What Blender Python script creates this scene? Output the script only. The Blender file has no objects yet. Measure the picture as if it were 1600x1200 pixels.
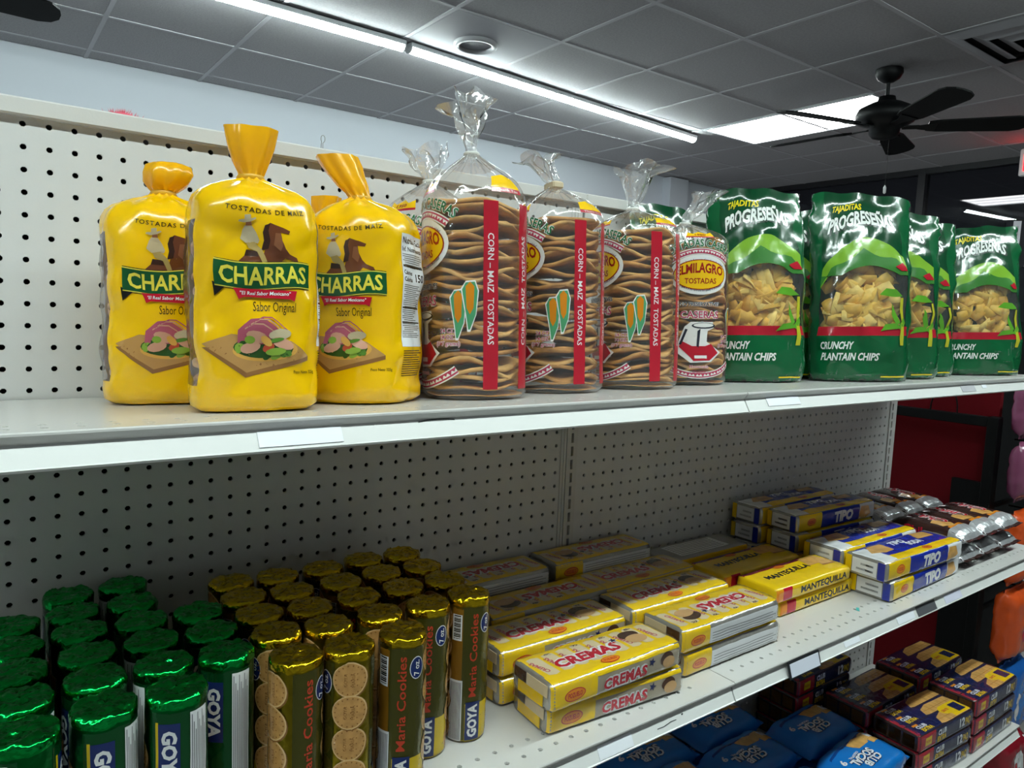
import bpy, math, random
import numpy as np
from mathutils import Vector, Matrix, noise
from mathutils.geometry import tessellate_polygon

# ------------------------------------------------------------------ units: inches in, metres out
I = 0.0254
FZ = 66.0                      # floor lies 66 inches below the top row of peg holes (z = 0 in this script)
def W(x, y, z): return Vector((x*I, y*I, (z+FZ)*I))
scene = bpy.context.scene
COL = scene.collection
PI = math.pi
R_ = math.radians

# ------------------------------------------------------------------ camera
cam_d = bpy.data.cameras.new('camera'); cam = bpy.data.objects.new('camera', cam_d); COL.objects.link(cam)
yaw, pit, rol, fpx = .6381, -.1009, .041, 1141.58
fw = Vector((math.sin(yaw)*math.cos(pit), math.cos(yaw)*math.cos(pit), math.sin(pit)))
rt = Vector((math.cos(yaw), -math.sin(yaw), 0)); up = rt.cross(fw)
r2 = rt*math.cos(rol) + up*math.sin(rol); u2 = -rt*math.sin(rol) + up*math.cos(rol)
M = Matrix((r2, u2, -fw)).transposed().to_4x4(); M.translation = W(-2.0524, -40.1873, -7.3789)
cam.matrix_world = M
cam_d.sensor_fit = 'HORIZONTAL'; cam_d.sensor_width = 36; cam_d.lens = fpx/1600*36
cam_d.clip_start = .02; cam_d.clip_end = 60
scene.camera = cam

# ------------------------------------------------------------------ world, exposure, lamp strengths
w = bpy.data.worlds.new('world'); scene.world = w; w.use_nodes = True
w.node_tree.nodes['Background'].inputs[0].default_value = (.6, .65, .75, 1)
w.node_tree.nodes['Background'].inputs[1].default_value = .02
vs = scene.view_settings
vs.view_transform = 'Standard'; vs.look = 'None'; vs.exposure = 0.3; vs.gamma = 1.0; vs.use_curve_mapping = False
scene.cycles.transparent_max_bounces = 14
scene.cycles.max_bounces = 6; scene.cycles.diffuse_bounces = 4; scene.cycles.glossy_bounces = 3; scene.cycles.transmission_bounces = 2
scene.cycles.adaptive_threshold = .05; scene.cycles.use_light_tree = False
LED = 62.0        # strip lamps
TROF = 12.0       # recessed panel lamp

# ------------------------------------------------------------------ materials
def lin(c):
    if isinstance(c, str): c = tuple(int(c[i:i+2], 16)/255 for i in (0, 2, 4))
    return tuple(x/12.92 if x <= .04045 else ((x+.055)/1.055)**2.4 for x in c) + (1,)
MATS = {}
def mat(name, col, rough=.5, metal=0, bump=0, bscale=60, coat=0, emit=0, var=0, vscale=30, spec=.5, bdet=1, bdist=.002, ridge=0):
    if name in MATS: return MATS[name]
    m = bpy.data.materials.new(name); m.use_nodes = True; nt = m.node_tree; b = nt.nodes['Principled BSDF']
    c = lin(col)
    b.inputs['Base Color'].default_value = c; b.inputs['Roughness'].default_value = rough
    b.inputs['Metallic'].default_value = metal; b.inputs['Specular IOR Level'].default_value = spec
    b.inputs['Coat Weight'].default_value = coat; b.inputs['Coat Roughness'].default_value = .08
    if emit:
        b.inputs['Emission Color'].default_value = c; b.inputs['Emission Strength'].default_value = emit
    tc = nt.nodes.new('ShaderNodeTexCoord') if (bump or var) else None
    if bump:
        n = nt.nodes.new('ShaderNodeTexNoise'); n.inputs['Scale'].default_value = bscale; n.inputs['Detail'].default_value = bdet
        nt.links.new(tc.outputs['Object'], n.inputs['Vector'])
        bp = nt.nodes.new('ShaderNodeBump'); bp.inputs['Strength'].default_value = bump; bp.inputs['Distance'].default_value = bdist
        nt.links.new(n.outputs['Fac'], bp.inputs['Height'])
        if ridge:      # sharp crease lines of creased film or foil
            n2 = nt.nodes.new('ShaderNodeTexNoise'); n2.noise_type = 'RIDGED_MULTIFRACTAL'; n2.inputs['Scale'].default_value = ridge; n2.inputs['Detail'].default_value = .5
            n2.inputs['Distortion'].default_value = 0; nt.links.new(tc.outputs['Object'], n2.inputs['Vector'])
            b2 = nt.nodes.new('ShaderNodeBump'); b2.inputs['Strength'].default_value = .5; b2.inputs['Distance'].default_value = .05/ridge
            nt.links.new(n2.outputs['Fac'], b2.inputs['Height']); nt.links.new(b2.outputs['Normal'], bp.inputs['Normal'])
        nt.links.new(bp.outputs['Normal'], b.inputs['Normal'])
        if coat: nt.links.new(bp.outputs['Normal'], b.inputs['Coat Normal'])
    if var:
        n = nt.nodes.new('ShaderNodeTexNoise'); n.inputs['Scale'].default_value = vscale; n.inputs['Detail'].default_value = 2
        nt.links.new(tc.outputs['Object'], n.inputs['Vector'])
        mp = nt.nodes.new('ShaderNodeMapRange'); mp.inputs[1].default_value = .3; mp.inputs[2].default_value = .7
        mp.inputs[3].default_value = 1-var; mp.inputs[4].default_value = 1+var*.6
        nt.links.new(n.outputs['Fac'], mp.inputs[0])
        mx = nt.nodes.new('ShaderNodeVectorMath'); mx.operation = 'SCALE'; mx.inputs[0].default_value = c[:3]
        nt.links.new(mp.outputs[0], mx.inputs['Scale']); nt.links.new(mx.outputs[0], b.inputs['Base Color'])
    MATS[name] = m
    return m
def film(name, tint=(1, 1, 1), haze=.05, refl=1.3, rough=.1, bump=.5, bscale=55, extra=.03, ridge=26):
    """clear plastic film: see-through with a Fresnel sheen and a little milky haze"""
    if name in MATS: return MATS[name]
    m = bpy.data.materials.new(name); m.use_nodes = True; nt = m.node_tree; nt.nodes.clear()
    out = nt.nodes.new('ShaderNodeOutputMaterial'); tr = nt.nodes.new('ShaderNodeBsdfTransparent')
    tr.inputs[0].default_value = tint + (1,)
    df = nt.nodes.new('ShaderNodeBsdfDiffuse'); df.inputs[0].default_value = (.9, .9, .92, 1)
    gl = nt.nodes.new('ShaderNodeBsdfGlossy'); gl.inputs['Roughness'].default_value = rough
    lw = nt.nodes.new('ShaderNodeLayerWeight'); fr = nt.nodes.new('ShaderNodeMath'); fr.operation = 'POWER'; fr.inputs[1].default_value = 4.0
    nt.links.new(lw.outputs['Facing'], fr.inputs[0])      # same sheen from both sides of the thin film
    tc = nt.nodes.new('ShaderNodeTexCoord'); n = nt.nodes.new('ShaderNodeTexNoise'); n.inputs['Scale'].default_value = bscale
    n.inputs['Detail'].default_value = 1; n.inputs['Distortion'].default_value = .0
    bp = nt.nodes.new('ShaderNodeBump'); bp.inputs['Strength'].default_value = bump; bp.inputs['Distance'].default_value = .004
    L = nt.links.new
    L(tc.outputs['Object'], n.inputs['Vector']); L(n.outputs['Fac'], bp.inputs['Height'])
    L(bp.outputs['Normal'], gl.inputs['Normal'])
    if bump:
        n2 = nt.nodes.new('ShaderNodeTexNoise'); n2.noise_type = 'RIDGED_MULTIFRACTAL'; n2.inputs['Scale'].default_value = ridge; n2.inputs['Detail'].default_value = .5
        n2.inputs['Distortion'].default_value = 0; L(tc.outputs['Object'], n2.inputs['Vector'])
        b2 = nt.nodes.new('ShaderNodeBump'); b2.inputs['Strength'].default_value = .6; b2.inputs['Distance'].default_value = .06/ridge
        L(n2.outputs['Fac'], b2.inputs['Height']); L(b2.outputs['Normal'], bp.inputs['Normal'])
    m1 = nt.nodes.new('ShaderNodeMixShader'); m1.inputs[0].default_value = haze
    L(tr.outputs[0], m1.inputs[1]); L(df.outputs[0], m1.inputs[2])
    ma = nt.nodes.new('ShaderNodeMath'); ma.operation = 'MULTIPLY_ADD'; ma.use_clamp = True
    ma.inputs[1].default_value = refl*.7; ma.inputs[2].default_value = extra+.035*refl; L(fr.outputs[0], ma.inputs[0])
    m2 = nt.nodes.new('ShaderNodeMixShader'); L(ma.outputs[0], m2.inputs[0]); L(m1.outputs[0], m2.inputs[1]); L(gl.outputs[0], m2.inputs[2])
    L(m2.outputs[0], out.inputs[0])
    MATS[name] = m
    return m
def pr(name, col, rough=.22, **k):      # ink printed on plastic wrap
    k.setdefault('bump', .25); k.setdefault('bscale', 70); k.setdefault('coat', .3); k.setdefault('ridge', 22)
    return mat('print_'+name, col, rough, **k)

# ------------------------------------------------------------------ mesh helpers (vertices in inches)
def mesh(name, V, F, mats, mi=None, smooth=False):
    me = bpy.data.meshes.new(name)
    V = np.asarray(V, float)*I
    me.from_pydata(V.tolist(), [], [tuple(f) for f in F])
    for m in (mats if isinstance(mats, (list, tuple)) else [mats]): me.materials.append(m)
    if mi is not None: me.polygons.foreach_set('material_index', np.asarray(mi, dtype=np.int32))
    if smooth: me.polygons.foreach_set('use_smooth', np.ones(len(me.polygons), dtype=bool))
    me.update()
    return me
class MB:
    """collects boxes, prisms, lathes and tubes into one mesh"""
    def __init__(s): s.V = []; s.F = []; s.M = []; s.ms = []; s.cur = 0
    def m(s, m):
        if m not in s.ms: s.ms.append(m)
        s.cur = s.ms.index(m); return s
    def raw(s, V, F):
        o = len(s.V); s.V += [tuple(v) for v in V]; s.F += [tuple(i+o for i in f) for f in F]; s.M += [s.cur]*len(F); return s
    def box(s, x0, y0, z0, x1, y1, z1, bev=0):
        if bev <= 0:
            V = [(x, y, z) for z in (z0, z1) for y in (y0, y1) for x in (x0, x1)]
            return s.raw(V, [(0, 2, 3, 1), (4, 5, 7, 6), (0, 1, 5, 4), (2, 6, 7, 3), (0, 4, 6, 2), (1, 3, 7, 5)])
        b = bev; V = []; F = []
        def ring(z, i):
            return [(x0+i+b, y0+i, z), (x1-i-b, y0+i, z), (x1-i, y0+i+b, z), (x1-i, y1-i-b, z), (x1-i-b, y1-i, z), (x0+i+b, y1-i, z), (x0+i, y1-i-b, z), (x0+i, y0+i+b, z)]
        rings = [ring(z0, b), ring(z0+b, 0), ring(z1-b, 0), ring(z1, b)]
        for r in rings: V += r
        F.append(tuple(reversed(range(8)))); F.append(tuple(range(24, 32)))
        for k in range(3):
            for j in range(8): F.append((k*8+j, k*8+(j+1) % 8, k*8+8+(j+1) % 8, k*8+8+j))
        return s.raw(V, F)
    def prism(s, pts, d0, d1, axis='x'):
        """closed polygon pts (a,b) swept from d0 to d1 along axis"""
        n = len(pts)
        def c(a, b, d): return {'x': (d, a, b), 'y': (a, d, b), 'z': (a, b, d)}[axis]
        V = [c(a, b, d0) for a, b in pts] + [c(a, b, d1) for a, b in pts]
        F = [(j, (j+1) % n, n+(j+1) % n, n+j) for j in range(n)] + [tuple(reversed(range(n))), tuple(range(n, 2*n))]
        return s.raw(V, F)
    def lathe(s, prof, n=24, c=(0, 0, 0)):
        V = []; F = []
        for r, z in prof: V += [(c[0]+r*math.cos(2*PI*j/n), c[1]+r*math.sin(2*PI*j/n), c[2]+z) for j in range(n)]
        for k in range(len(prof)-1):
            for j in range(n): F.append((k*n+j, k*n+(j+1) % n, k*n+n+(j+1) % n, k*n+n+j))
        return s.raw(V, F)
    def tube(s, pts, r, n=8):
        pts = [Vector(p) for p in pts]; V = []; F = []
        for k, p in enumerate(pts):
            d = (pts[min(k+1, len(pts)-1)]-pts[max(k-1, 0)]).normalized()
            a = d.orthogonal().normalized() if k == 0 else (a-d*a.dot(d)).normalized()
            b = d.cross(a)
            V += [p+(a*math.cos(2*PI*j/n)+b*math.sin(2*PI*j/n))*r for j in range(n)]
        for k in range(len(pts)-1):
            for j in range(n): F.append((k*n+j, k*n+(j+1) % n, k*n+n+(j+1) % n, k*n+n+j))
        F.append(tuple(reversed(range(n)))); F.append(tuple(range((len(pts)-1)*n, len(pts)*n)))
        return s.raw(V, F)
    def build(s, name, smooth=False): return mesh(name, s.V, s.F, s.ms, s.M, smooth)
def tag(o, label=None, cat=None, group=None, kind=None):
    if label: o['label'] = label
    if cat: o['category'] = cat
    if group: o['group'] = group
    if kind: o['kind'] = kind
    return o
def ob(name, me, parent=None, loc=None, rot=None):
    o = bpy.data.objects.new(name, me); COL.objects.link(o)
    if parent is not None: o.parent = parent
    if loc is not None: o.location = Vector(loc)*I if parent is not None else W(*loc)
    if rot is not None: o.rotation_euler = rot
    return o
def thing(name, label, cat, loc, rot=(0, 0, 0), group=None):
    o = bpy.data.objects.new(name, None); COL.objects.link(o); o.empty_display_size = .05
    o.location = W(*loc); o.rotation_mode = 'ZYX'; o.rotation_euler = rot      # turn first, then lean
    return tag(o, label, cat, group)
def struct(name, me, loc=(0, 0, 0), parent=None):
    o = ob(name, me, parent, loc)
    if parent is None: o['kind'] = 'structure'
    return o
class Proto:
    """parts of a kind of thing, instanced with shared mesh data"""
    def __init__(s): s.parts = []
    def add(s, name, me, parent=-1, loc=None, rot=None, label=None, kind=None):
        s.parts.append((name, me, parent, loc, rot, label, kind)); return len(s.parts)-1
    def put(s, name, label, cat, loc, rz=0, group=None, rx=0, ry=0):
        t = thing(name, label, cat, loc, (rx, ry, rz), group); os_ = []
        for n, me, p, l, r, lb, kd in s.parts:
            o = ob(n, me, t if p < 0 else os_[p], l, r); os_.append(o)
            if lb: o['label'] = lb
            if kd: o['kind'] = kd
        return t

# ------------------------------------------------------------------ 2D print shapes
def subdiv(V, T, L):
    """halve the longest edge of every triangle until none is longer than L"""
    V = np.asarray(V, float); T = np.asarray(T, int)
    for _ in range(18):
        if not len(T): break
        A = V[T]; e = np.linalg.norm(A - np.roll(A, -1, 1), axis=2); k = e.argmax(1); big = e.max(1) > L
        if not big.any(): break
        t = T[big]; k = k[big]; r = np.arange(len(t))
        p, q, o = t[r, k], t[r, (k+1) % 3], t[r, (k+2) % 3]
        mid, inv = np.unique(np.sort(np.stack([p, q], 1), 1), axis=0, return_inverse=True)
        m = len(V)+inv.reshape(-1); V = np.concatenate([V, (V[mid[:, 0]]+V[mid[:, 1]])/2])
        T = np.concatenate([T[~big], np.stack([p, m, o], 1), np.stack([m, q, o], 1)])
    return V, T
def rect(x0, y0, x1, y1): return np.array([(x0, y0), (x1, y0), (x1, y1), (x0, y1)], float), np.array([(0, 1, 2), (0, 2, 3)])
def poly(pts):
    T = tessellate_polygon([[Vector((a, b, 0)) for a, b in pts]])
    V = np.array(pts, float); T = np.array(T, int)
    if len(T):
        a = V[T]; cr = (a[:, 1, 0]-a[:, 0, 0])*(a[:, 2, 1]-a[:, 0, 1])-(a[:, 1, 1]-a[:, 0, 1])*(a[:, 2, 0]-a[:, 0, 0])
        T[cr < 0] = T[cr < 0][:, ::-1]
    return V, T
def ell(cx, cy, rx, ry, n=20, rot=0):
    a = np.arange(n)*2*PI/n; x = rx*np.cos(a); y = ry*np.sin(a); c, s = math.cos(rot), math.sin(rot)
    V = np.concatenate([[(cx, cy)], np.stack([cx+x*c-y*s, cy+x*s+y*c], 1)])
    return V, np.array([(0, 1+j, 1+(j+1) % n) for j in range(n)])
def star(cx, cy, r, rot=.3):
    return poly([(cx+(r if k % 2 == 0 else r*.42)*math.sin(rot+k*PI/5), cy+(r if k % 2 == 0 else r*.42)*math.cos(rot+k*PI/5)) for k in range(10)])
def band(top, bot):      # strip between two polylines of equal length
    n = len(top); V = np.array(list(top)+list(bot), float)
    T = []
    for k in range(n-1): T += [(n+k, n+k+1, k), (n+k+1, k+1, k)]
    return V, np.array(T)
_tc = {}
def text(s, x=0, y=0, h=1, w_=None, bold=0, shear=0, anchor='c', rot=0, warp=None, sp=1):
    """built-in font lettering with cap height h, optional total width w_"""
    k = (s, bold, shear, sp)
    if k not in _tc:
        cu = bpy.data.curves.new('t', 'FONT'); cu.body = s; cu.size = 1; cu.resolution_u = 2; cu.offset = bold; cu.shear = shear; cu.space_character = sp
        o = bpy.data.objects.new('t', cu); me = bpy.data.meshes.new_from_object(o)
        me.calc_loop_triangles()
        V = np.array([v.co[:2] for v in me.vertices]); T = np.array([t.vertices[:] for t in me.loop_triangles])
        a = V[T]; cr = (a[:, 1, 0]-a[:, 0, 0])*(a[:, 2, 1]-a[:, 0, 1])-(a[:, 1, 1]-a[:, 0, 1])*(a[:, 2, 0]-a[:, 0, 0])
        T[cr < 0] = T[cr < 0][:, ::-1]
        bpy.data.objects.remove(o); bpy.data.curves.remove(cu); bpy.data.meshes.remove(me)
        _tc[k] = (V, T)
    V, T = _tc[k]; V = V.copy(); x0, x1 = V[:, 0].min(), V[:, 0].max()
    V[:, 1] *= h/.69
    sx = (w_/(x1-x0)) if w_ else h/.69
    V[:, 0] = (V[:, 0] - {'c': (x0+x1)/2, 'l': x0, 'r': x1}[anchor])*sx
    if warp: V = warp(V)
    c, s_ = math.cos(rot), math.sin(rot)
    return np.stack([x+V[:, 0]*c-V[:, 1]*s_, y+V[:, 0]*s_+V[:, 1]*c], 1), T
def arc(r):   # bend a baseline upward along a circle of radius r (negative: smile)
    def f(V):
        a = V[:, 0]/abs(r)
        if r > 0: return np.stack([(r+V[:, 1])*np.sin(a), (r+V[:, 1])*np.cos(a)-r], 1)
        q = -r
        return np.stack([(q-V[:, 1])*np.sin(a), q-(q-V[:, 1])*np.cos(a)], 1)
    return f
def xf(g, x=0, y=0, s=1, rot=0, sx=None):
    V, T = g; c, n = math.cos(rot), math.sin(rot); V = V*np.array([sx if sx else s, s])
    return np.stack([x+V[:, 0]*c-V[:, 1]*n, y+V[:, 0]*n+V[:, 1]*c], 1), T

# ------------------------------------------------------------------ wrapped surfaces that print can follow
class Surf:
    """grid of points P[row, col]; rows carry parameter rv, columns (closed) carry arc length cu"""
    def __init__(s, P, rv, cu, closed=True):
        s.P = P; s.rv = np.asarray(rv, float); s.closed = closed
        if closed:
            s.Q = np.concatenate([P, P[:, :1]], 1); s.cu = np.asarray(cu, float)
        else: s.Q = P; s.cu = np.asarray(cu, float)
    def pos(s, u, v):
        if s.closed: u = np.mod(u - s.cu[0], s.cu[-1]-s.cu[0]) + s.cu[0]
        c = np.interp(u, s.cu, np.arange(len(s.cu))); r = np.interp(v, s.rv, np.arange(len(s.rv)))
        c0 = np.minimum(c.astype(int), s.Q.shape[1]-2); r0 = np.minimum(r.astype(int), s.Q.shape[0]-2)
        fc = (c-c0)[:, None]; fr = (r-r0)[:, None]; Q = s.Q
        return Q[r0, c0]*(1-fr)*(1-fc)+Q[r0, c0+1]*(1-fr)*fc+Q[r0+1, c0]*fr*(1-fc)+Q[r0+1, c0+1]*fr*fc
    def at(s, u, v, off):
        e = .04; p = s.pos(u, v); du = s.pos(u+e, v)-s.pos(u-e, v); dv = s.pos(u, v+e)-s.pos(u, v-e)
        n = np.cross(du, dv); l = np.linalg.norm(n, axis=1, keepdims=True); n = n/np.where(l < 1e-9, 1, l)
        return p+n*off
    def mesh(s, name, m, rows=None):
        R, C = s.P.shape[:2]; V = s.P.reshape(-1, 3); F = []
        cc = C if s.closed else C-1
        for i in range(R-1):
            for j in range(cc): F.append((i*C+j, i*C+(j+1) % C, (i+1)*C+(j+1) % C, (i+1)*C+j))
        return mesh(name, V, F, m, smooth=True)
class Decal:
    def __init__(s, surf, off=.015, step=.004, L=.35): s.sf = surf; s.o = off; s.st = step; s.L = L; s.V = []; s.F = []; s.M = []; s.ms = []; s.n = 0
    def base(s, o=.02): s.o = o; return s
    def add(s, m, g, up=True, clip=None):
        V, T = subdiv(*g, s.L)
        if not len(T): return s
        if m not in s.ms: s.ms.append(m)
        X = s.sf.at(V[:, 0], V[:, 1], s.o)
        if up: s.o += s.st
        s.V.append(X); s.F.append(T+s.n); s.M += [s.ms.index(m)]*len(T); s.n += len(X)
        return s
    def build(s, name): return mesh(name, np.concatenate(s.V), np.concatenate(s.F).tolist(), s.ms, s.M, smooth=True)
def superring(a, b, n, C, cx=0, cy=0, rot=0, pleat=0, pk=0, ph=0):
    """superellipse resampled to C points of equal arc, starting at the back (+y) and passing the front at half"""
    t = np.linspace(0, 2*PI, 721); sx = -np.sin(t); sy = np.cos(t)
    x = a*np.sign(sx)*np.abs(sx)**(2/n); y = b*np.sign(sy)*np.abs(sy)**(2/n)
    d = np.concatenate([[0], np.cumsum(np.hypot(np.diff(x), np.diff(y)))])
    q = np.linspace(0, d[-1], C+1)[:-1]; X = np.interp(q, d, x); Y = np.interp(q, d, y)
    if pleat:
        k = 1+pleat*np.sin(np.arange(C)/C*2*PI*pk+ph); X = X*k; Y = Y*k
    c, s = math.cos(rot), math.sin(rot)
    return np.stack([cx+X*c-Y*s, cy+X*s+Y*c], 1), d[-1]
def wrinkle(P, amp, sc, seed, hz=1.0, crease=0):
    """push grid points in and out with smooth noise"""
    R, C = P.shape[:2]; cen = P.mean(1, keepdims=True); d = P-cen; d[:, :, 2] = 0
    l = np.linalg.norm(d, axis=2, keepdims=True); d = d/np.where(l < 1e-6, 1, l)
    n = np.array([[noise.noise(Vector((p[0]*sc+seed, p[1]*sc, p[2]*sc*hz)))+.5*noise.noise(Vector((p[0]*sc*2.3+seed, p[1]*sc*2.3+7, p[2]*sc*2.3*hz))) for p in row] for row in P])
    if crease:      # sharp folds where two soft noises cross zero
        k = np.array([[max(abs(noise.noise(Vector((p[0]*.42+p[2]*.25+seed, p[1]*.42, p[2]*.3)))), 0)+.7*abs(noise.noise(Vector((p[0]*.7-p[2]*.5+seed, p[1]*.7+3, p[2]*.45)))) for p in row] for row in P])
        n = n*amp+(k-.3)*crease; amp = 1
    return P+d*(n*amp)[:, :, None]*np.minimum(l, 1)

# ================================================================== the setting
random.seed(3)
white_wall = mat('white_paint', 'c6cad3', .7, bump=.05, bscale=40)
mw = MB().m(white_wall).box(-160, 157, -66, 258.5, 161, 45.9)
struct('wall_back', mw.build('wall_back'))
grey_wall = mat('side_paint', 'b9b9bd', .8, var=.05, vscale=2)
struct('wall_left', MB().m(grey_wall).box(-164, -190, -66, -160, 161, 45.9).build('wall_left'))
struct('wall_front', MB().m(grey_wall).box(-160, -194, -66, 258.5, -190, 45.9).build('wall_front'))
struct('floor', MB().m(mat('floor_tile_grey', '8d8a86', .35, var=.12, vscale=3)).box(-164, -194, -68, 262, 161, -66).build('floor'))
struct('trim_1', MB().m(white_wall).box(212, 153, -66, 222, 157, 45.1).build('trim_1'))
# storefront glazing, black night outside
win_frame = mat('dark_bronze_frame', '17161a', .45)
wn = MB().m(win_frame)
for y in (-190, -122, -54, 14, 82, 150): wn.box(256.5, y-1.2, -66, 260, y+1.2, 45.9)
wn.box(256.6, -190, 43.6, 259.9, 157, 45.9).box(256.6, -190, -66, 259.9, 157, -56)
win = struct('window_1', wn.build('window_1'))
glass = film('storefront_glass', tint=(.5, .52, .56), haze=0, refl=1.0, rough=.004, bump=0, extra=.01)
for y in (-190, -122, -54, 14, 82):
    ob('glass_pane', MB().m(glass).box(258.2, y+1.2, -56, 258.5, y+66.8, 43.6).build('glass_pane'), win)
ob('glass_pane', MB().m(glass).box(258.2, 151.2, -56, 258.5, 157, 43.6).build('glass_pane'), win)

# suspended ceiling: slab, loose tiles, T bars
tile_m = mat('ceiling_tile_grey', 'a09ea1', .95, bump=.5, bscale=160, bdist=.003, var=.1, vscale=90)
bar_m = mat('ceiling_bar', 'b0afb4', .6)
ceil = struct('ceiling', MB().m(tile_m).box(-164, -194, 46.1, 262, 161, 47).build('ceiling'))
CX = [44.4+24.2*k for k in range(-8, 10)]; CY = [76+24.7*k for k in range(-10, 4)]+[157]
tm = {}
HOLE = {(165.4, 51.3), (165.4, 76.0), (141.2, 1.9), (68.6, 76.0)}
random.seed(9)
for i in range(len(CX)-1):
    for j in range(len(CY)-1):
        sz = (round(CX[i+1]-CX[i], 1), round(CY[j+1]-CY[j], 1))
        if any(abs(CX[i]-a) < .5 and abs(CY[j]-b) < .5 for a, b in HOLE): continue
        if sz not in tm:
            tm[sz] = MB().m(tile_m).box(.35, .35, 0, sz[0]-.35, sz[1]-.35, .5, .12).build('ceiling_tile')
        ob('ceiling_tile', tm[sz], ceil, (CX[i], CY[j], 45.45+random.uniform(0, .06)))
for x in CX: ob('grid_bar', MB().m(bar_m).box(x-.42, -190, 45.37, x+.42, 157, 45.55).build('grid_bar'), ceil)
for y in CY[:-1]: ob('grid_bar', MB().m(bar_m).box(-160, y-.42, 45.38, 258, y+.42, 45.55).build('grid_bar'), ceil)

# strip lamps
led_m = mat('strip_diffuser', (.93, 1, .985), .4, emit=LED)
lamp_white = mat('lamp_housing_white', 'c9ccd0', .4)
def strip(x0, y0, x1, y1, label):
    L = math.hypot(x1-x0, y1-y0); t = thing('strip_light', label, 'strip light', (x0, y0, 45.2), (0, 0, math.atan2(y1-y0, x1-x0)), 'ceiling strip lights')
    ob('housing', MB().m(lamp_white).box(0, -1.3, -.9, L, 1.3, 0, .12).build('housing'), t)
    pts = [(-1.05*math.cos(a), -.9-1.0*math.sin(a)) for a in np.linspace(0, PI, 11)]
    ob('diffuser', MB().m(led_m).prism(pts, .3, L-.3, 'x').build('diffuser'), t)
    cap = MB().m(lamp_white).prism([(-1.25*math.cos(a), -.85-1.15*math.sin(a)) for a in np.linspace(0, PI, 11)], 0, .3, 'x').build('end_cap')
    ob('end_cap', cap, t); ob('end_cap', cap, t, (L-.3, 0, 0))
strip(-27, 95.5, 69.2, 97, 'lit ceiling strip lamp whose end meets the next strip beside the round speaker')
strip(70.2, 97, 168.8, 106.3, 'lit ceiling strip lamp running from beside the round speaker towards the panel light')
strip(-123, -42, -27, -42, 'lit ceiling strip lamp over the aisle, farthest from the storefront window')
strip(-26, -42, 70, -42, 'lit ceiling strip lamp over the aisle in front of the yellow bags')
strip(71, -42, 167, -42, 'lit ceiling strip lamp over the aisle in front of the green chip bags')

# recessed panel lamp
tr = thing('panel_light', 'rectangular lit ceiling panel light beside the black ceiling fan', 'ceiling light', (165.4, 51.3, 45.45))
pan = mat('panel_diffuser', (1, 1, 1), .5, emit=TROF); tube_m = mat('panel_tube_band', (1, 1, 1), .5, emit=TROF*1.5)
ob('frame', MB().m(lamp_white).box(.2, .2, -.25, 24, 1, .4).box(.2, 48.4, -.25, 24, 49.2, .4).box(.2, 1, -.25, 1, 48.4, .4).box(23.2, 1, -.25, 24, 48.4, .4).build('frame'), tr)
ob('diffuser', MB().m(pan).box(1, 1, 0, 23.2, 48.4, .3).build('diffuser'), tr)
bandm = MB().m(tube_m).box(-1.6, 1.5, -.06, 1.6, 47.9, -.005).build('tube_glow')
for x in (5, 12, 19): ob('tube_glow', bandm, tr, (x, 0, 0))

# round speaker set in its own smooth tile
sp = thing('ceiling_speaker', 'round white ceiling speaker set in a pale smooth tile', 'speaker', (68.6+12.1, 76+12.3, 45.35))
ob('back_plate', MB().m(mat('speaker_tile', '9b9aa0', .7)).box(-11.7, -12, 0, 11.7, 12, .4, .1).build('back_plate'), sp)
ob('trim_ring', MB().m(mat('speaker_ring', 'a9a9ad', .5)).lathe([(4.4, 0), (4.4, -.5), (4.0, -.8), (3.4, -.7), (3.3, -.1)], 32).build('trim_ring', True), sp)
ob('grille', MB().m(mat('speaker_grille', '6d6c72', .6, bump=.8, bscale=500)).lathe([(3.35, -.12), (2.5, -.2), (0.01, -.25)], 32).build('grille', True), sp)

# air vent
av = thing('air_vent', 'square metal air vent with nested louvres in the ceiling', 'air vent', (141.2+12.1, 1.9+12.35, 45.45))
vm = mat('vent_metal', '8f8e93', .5); vd = mat('vent_dark', '1a1a1c', .8)
ob('back_box', MB().m(vd).box(-11, -11, .2, 11, 11, .45).build('back_box'), av)
for k, s in enumerate((11.9, 8.9, 6.0, 3.2)):
    mb = MB().m(vm); i = s-2.35
    ro = [(-s, -s, -.2), (s, -s, -.2), (s, s, -.2), (-s, s, -.2)]; ri = [(-i, -i, -.9-.2*k), (i, -i, -.9-.2*k), (i, i, -.9-.2*k), (-i, i, -.9-.2*k)]
    mb.raw(ro+ri, [(j, (j+1) % 4, 4+(j+1) % 4, 4+j) for j in range(4)])
    mb.raw([(a, b, c+.12) for a, b, c in ro+ri], [(j, 4+j, 4+(j+1) % 4, (j+1) % 4) for j in range(4)])
    ob('louvre', mb.build('louvre'), av)
ob('louvre', MB().m(vm).box(-1, -1, -1.6, 1, 1, -1.4).build('louvre'), av)

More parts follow.
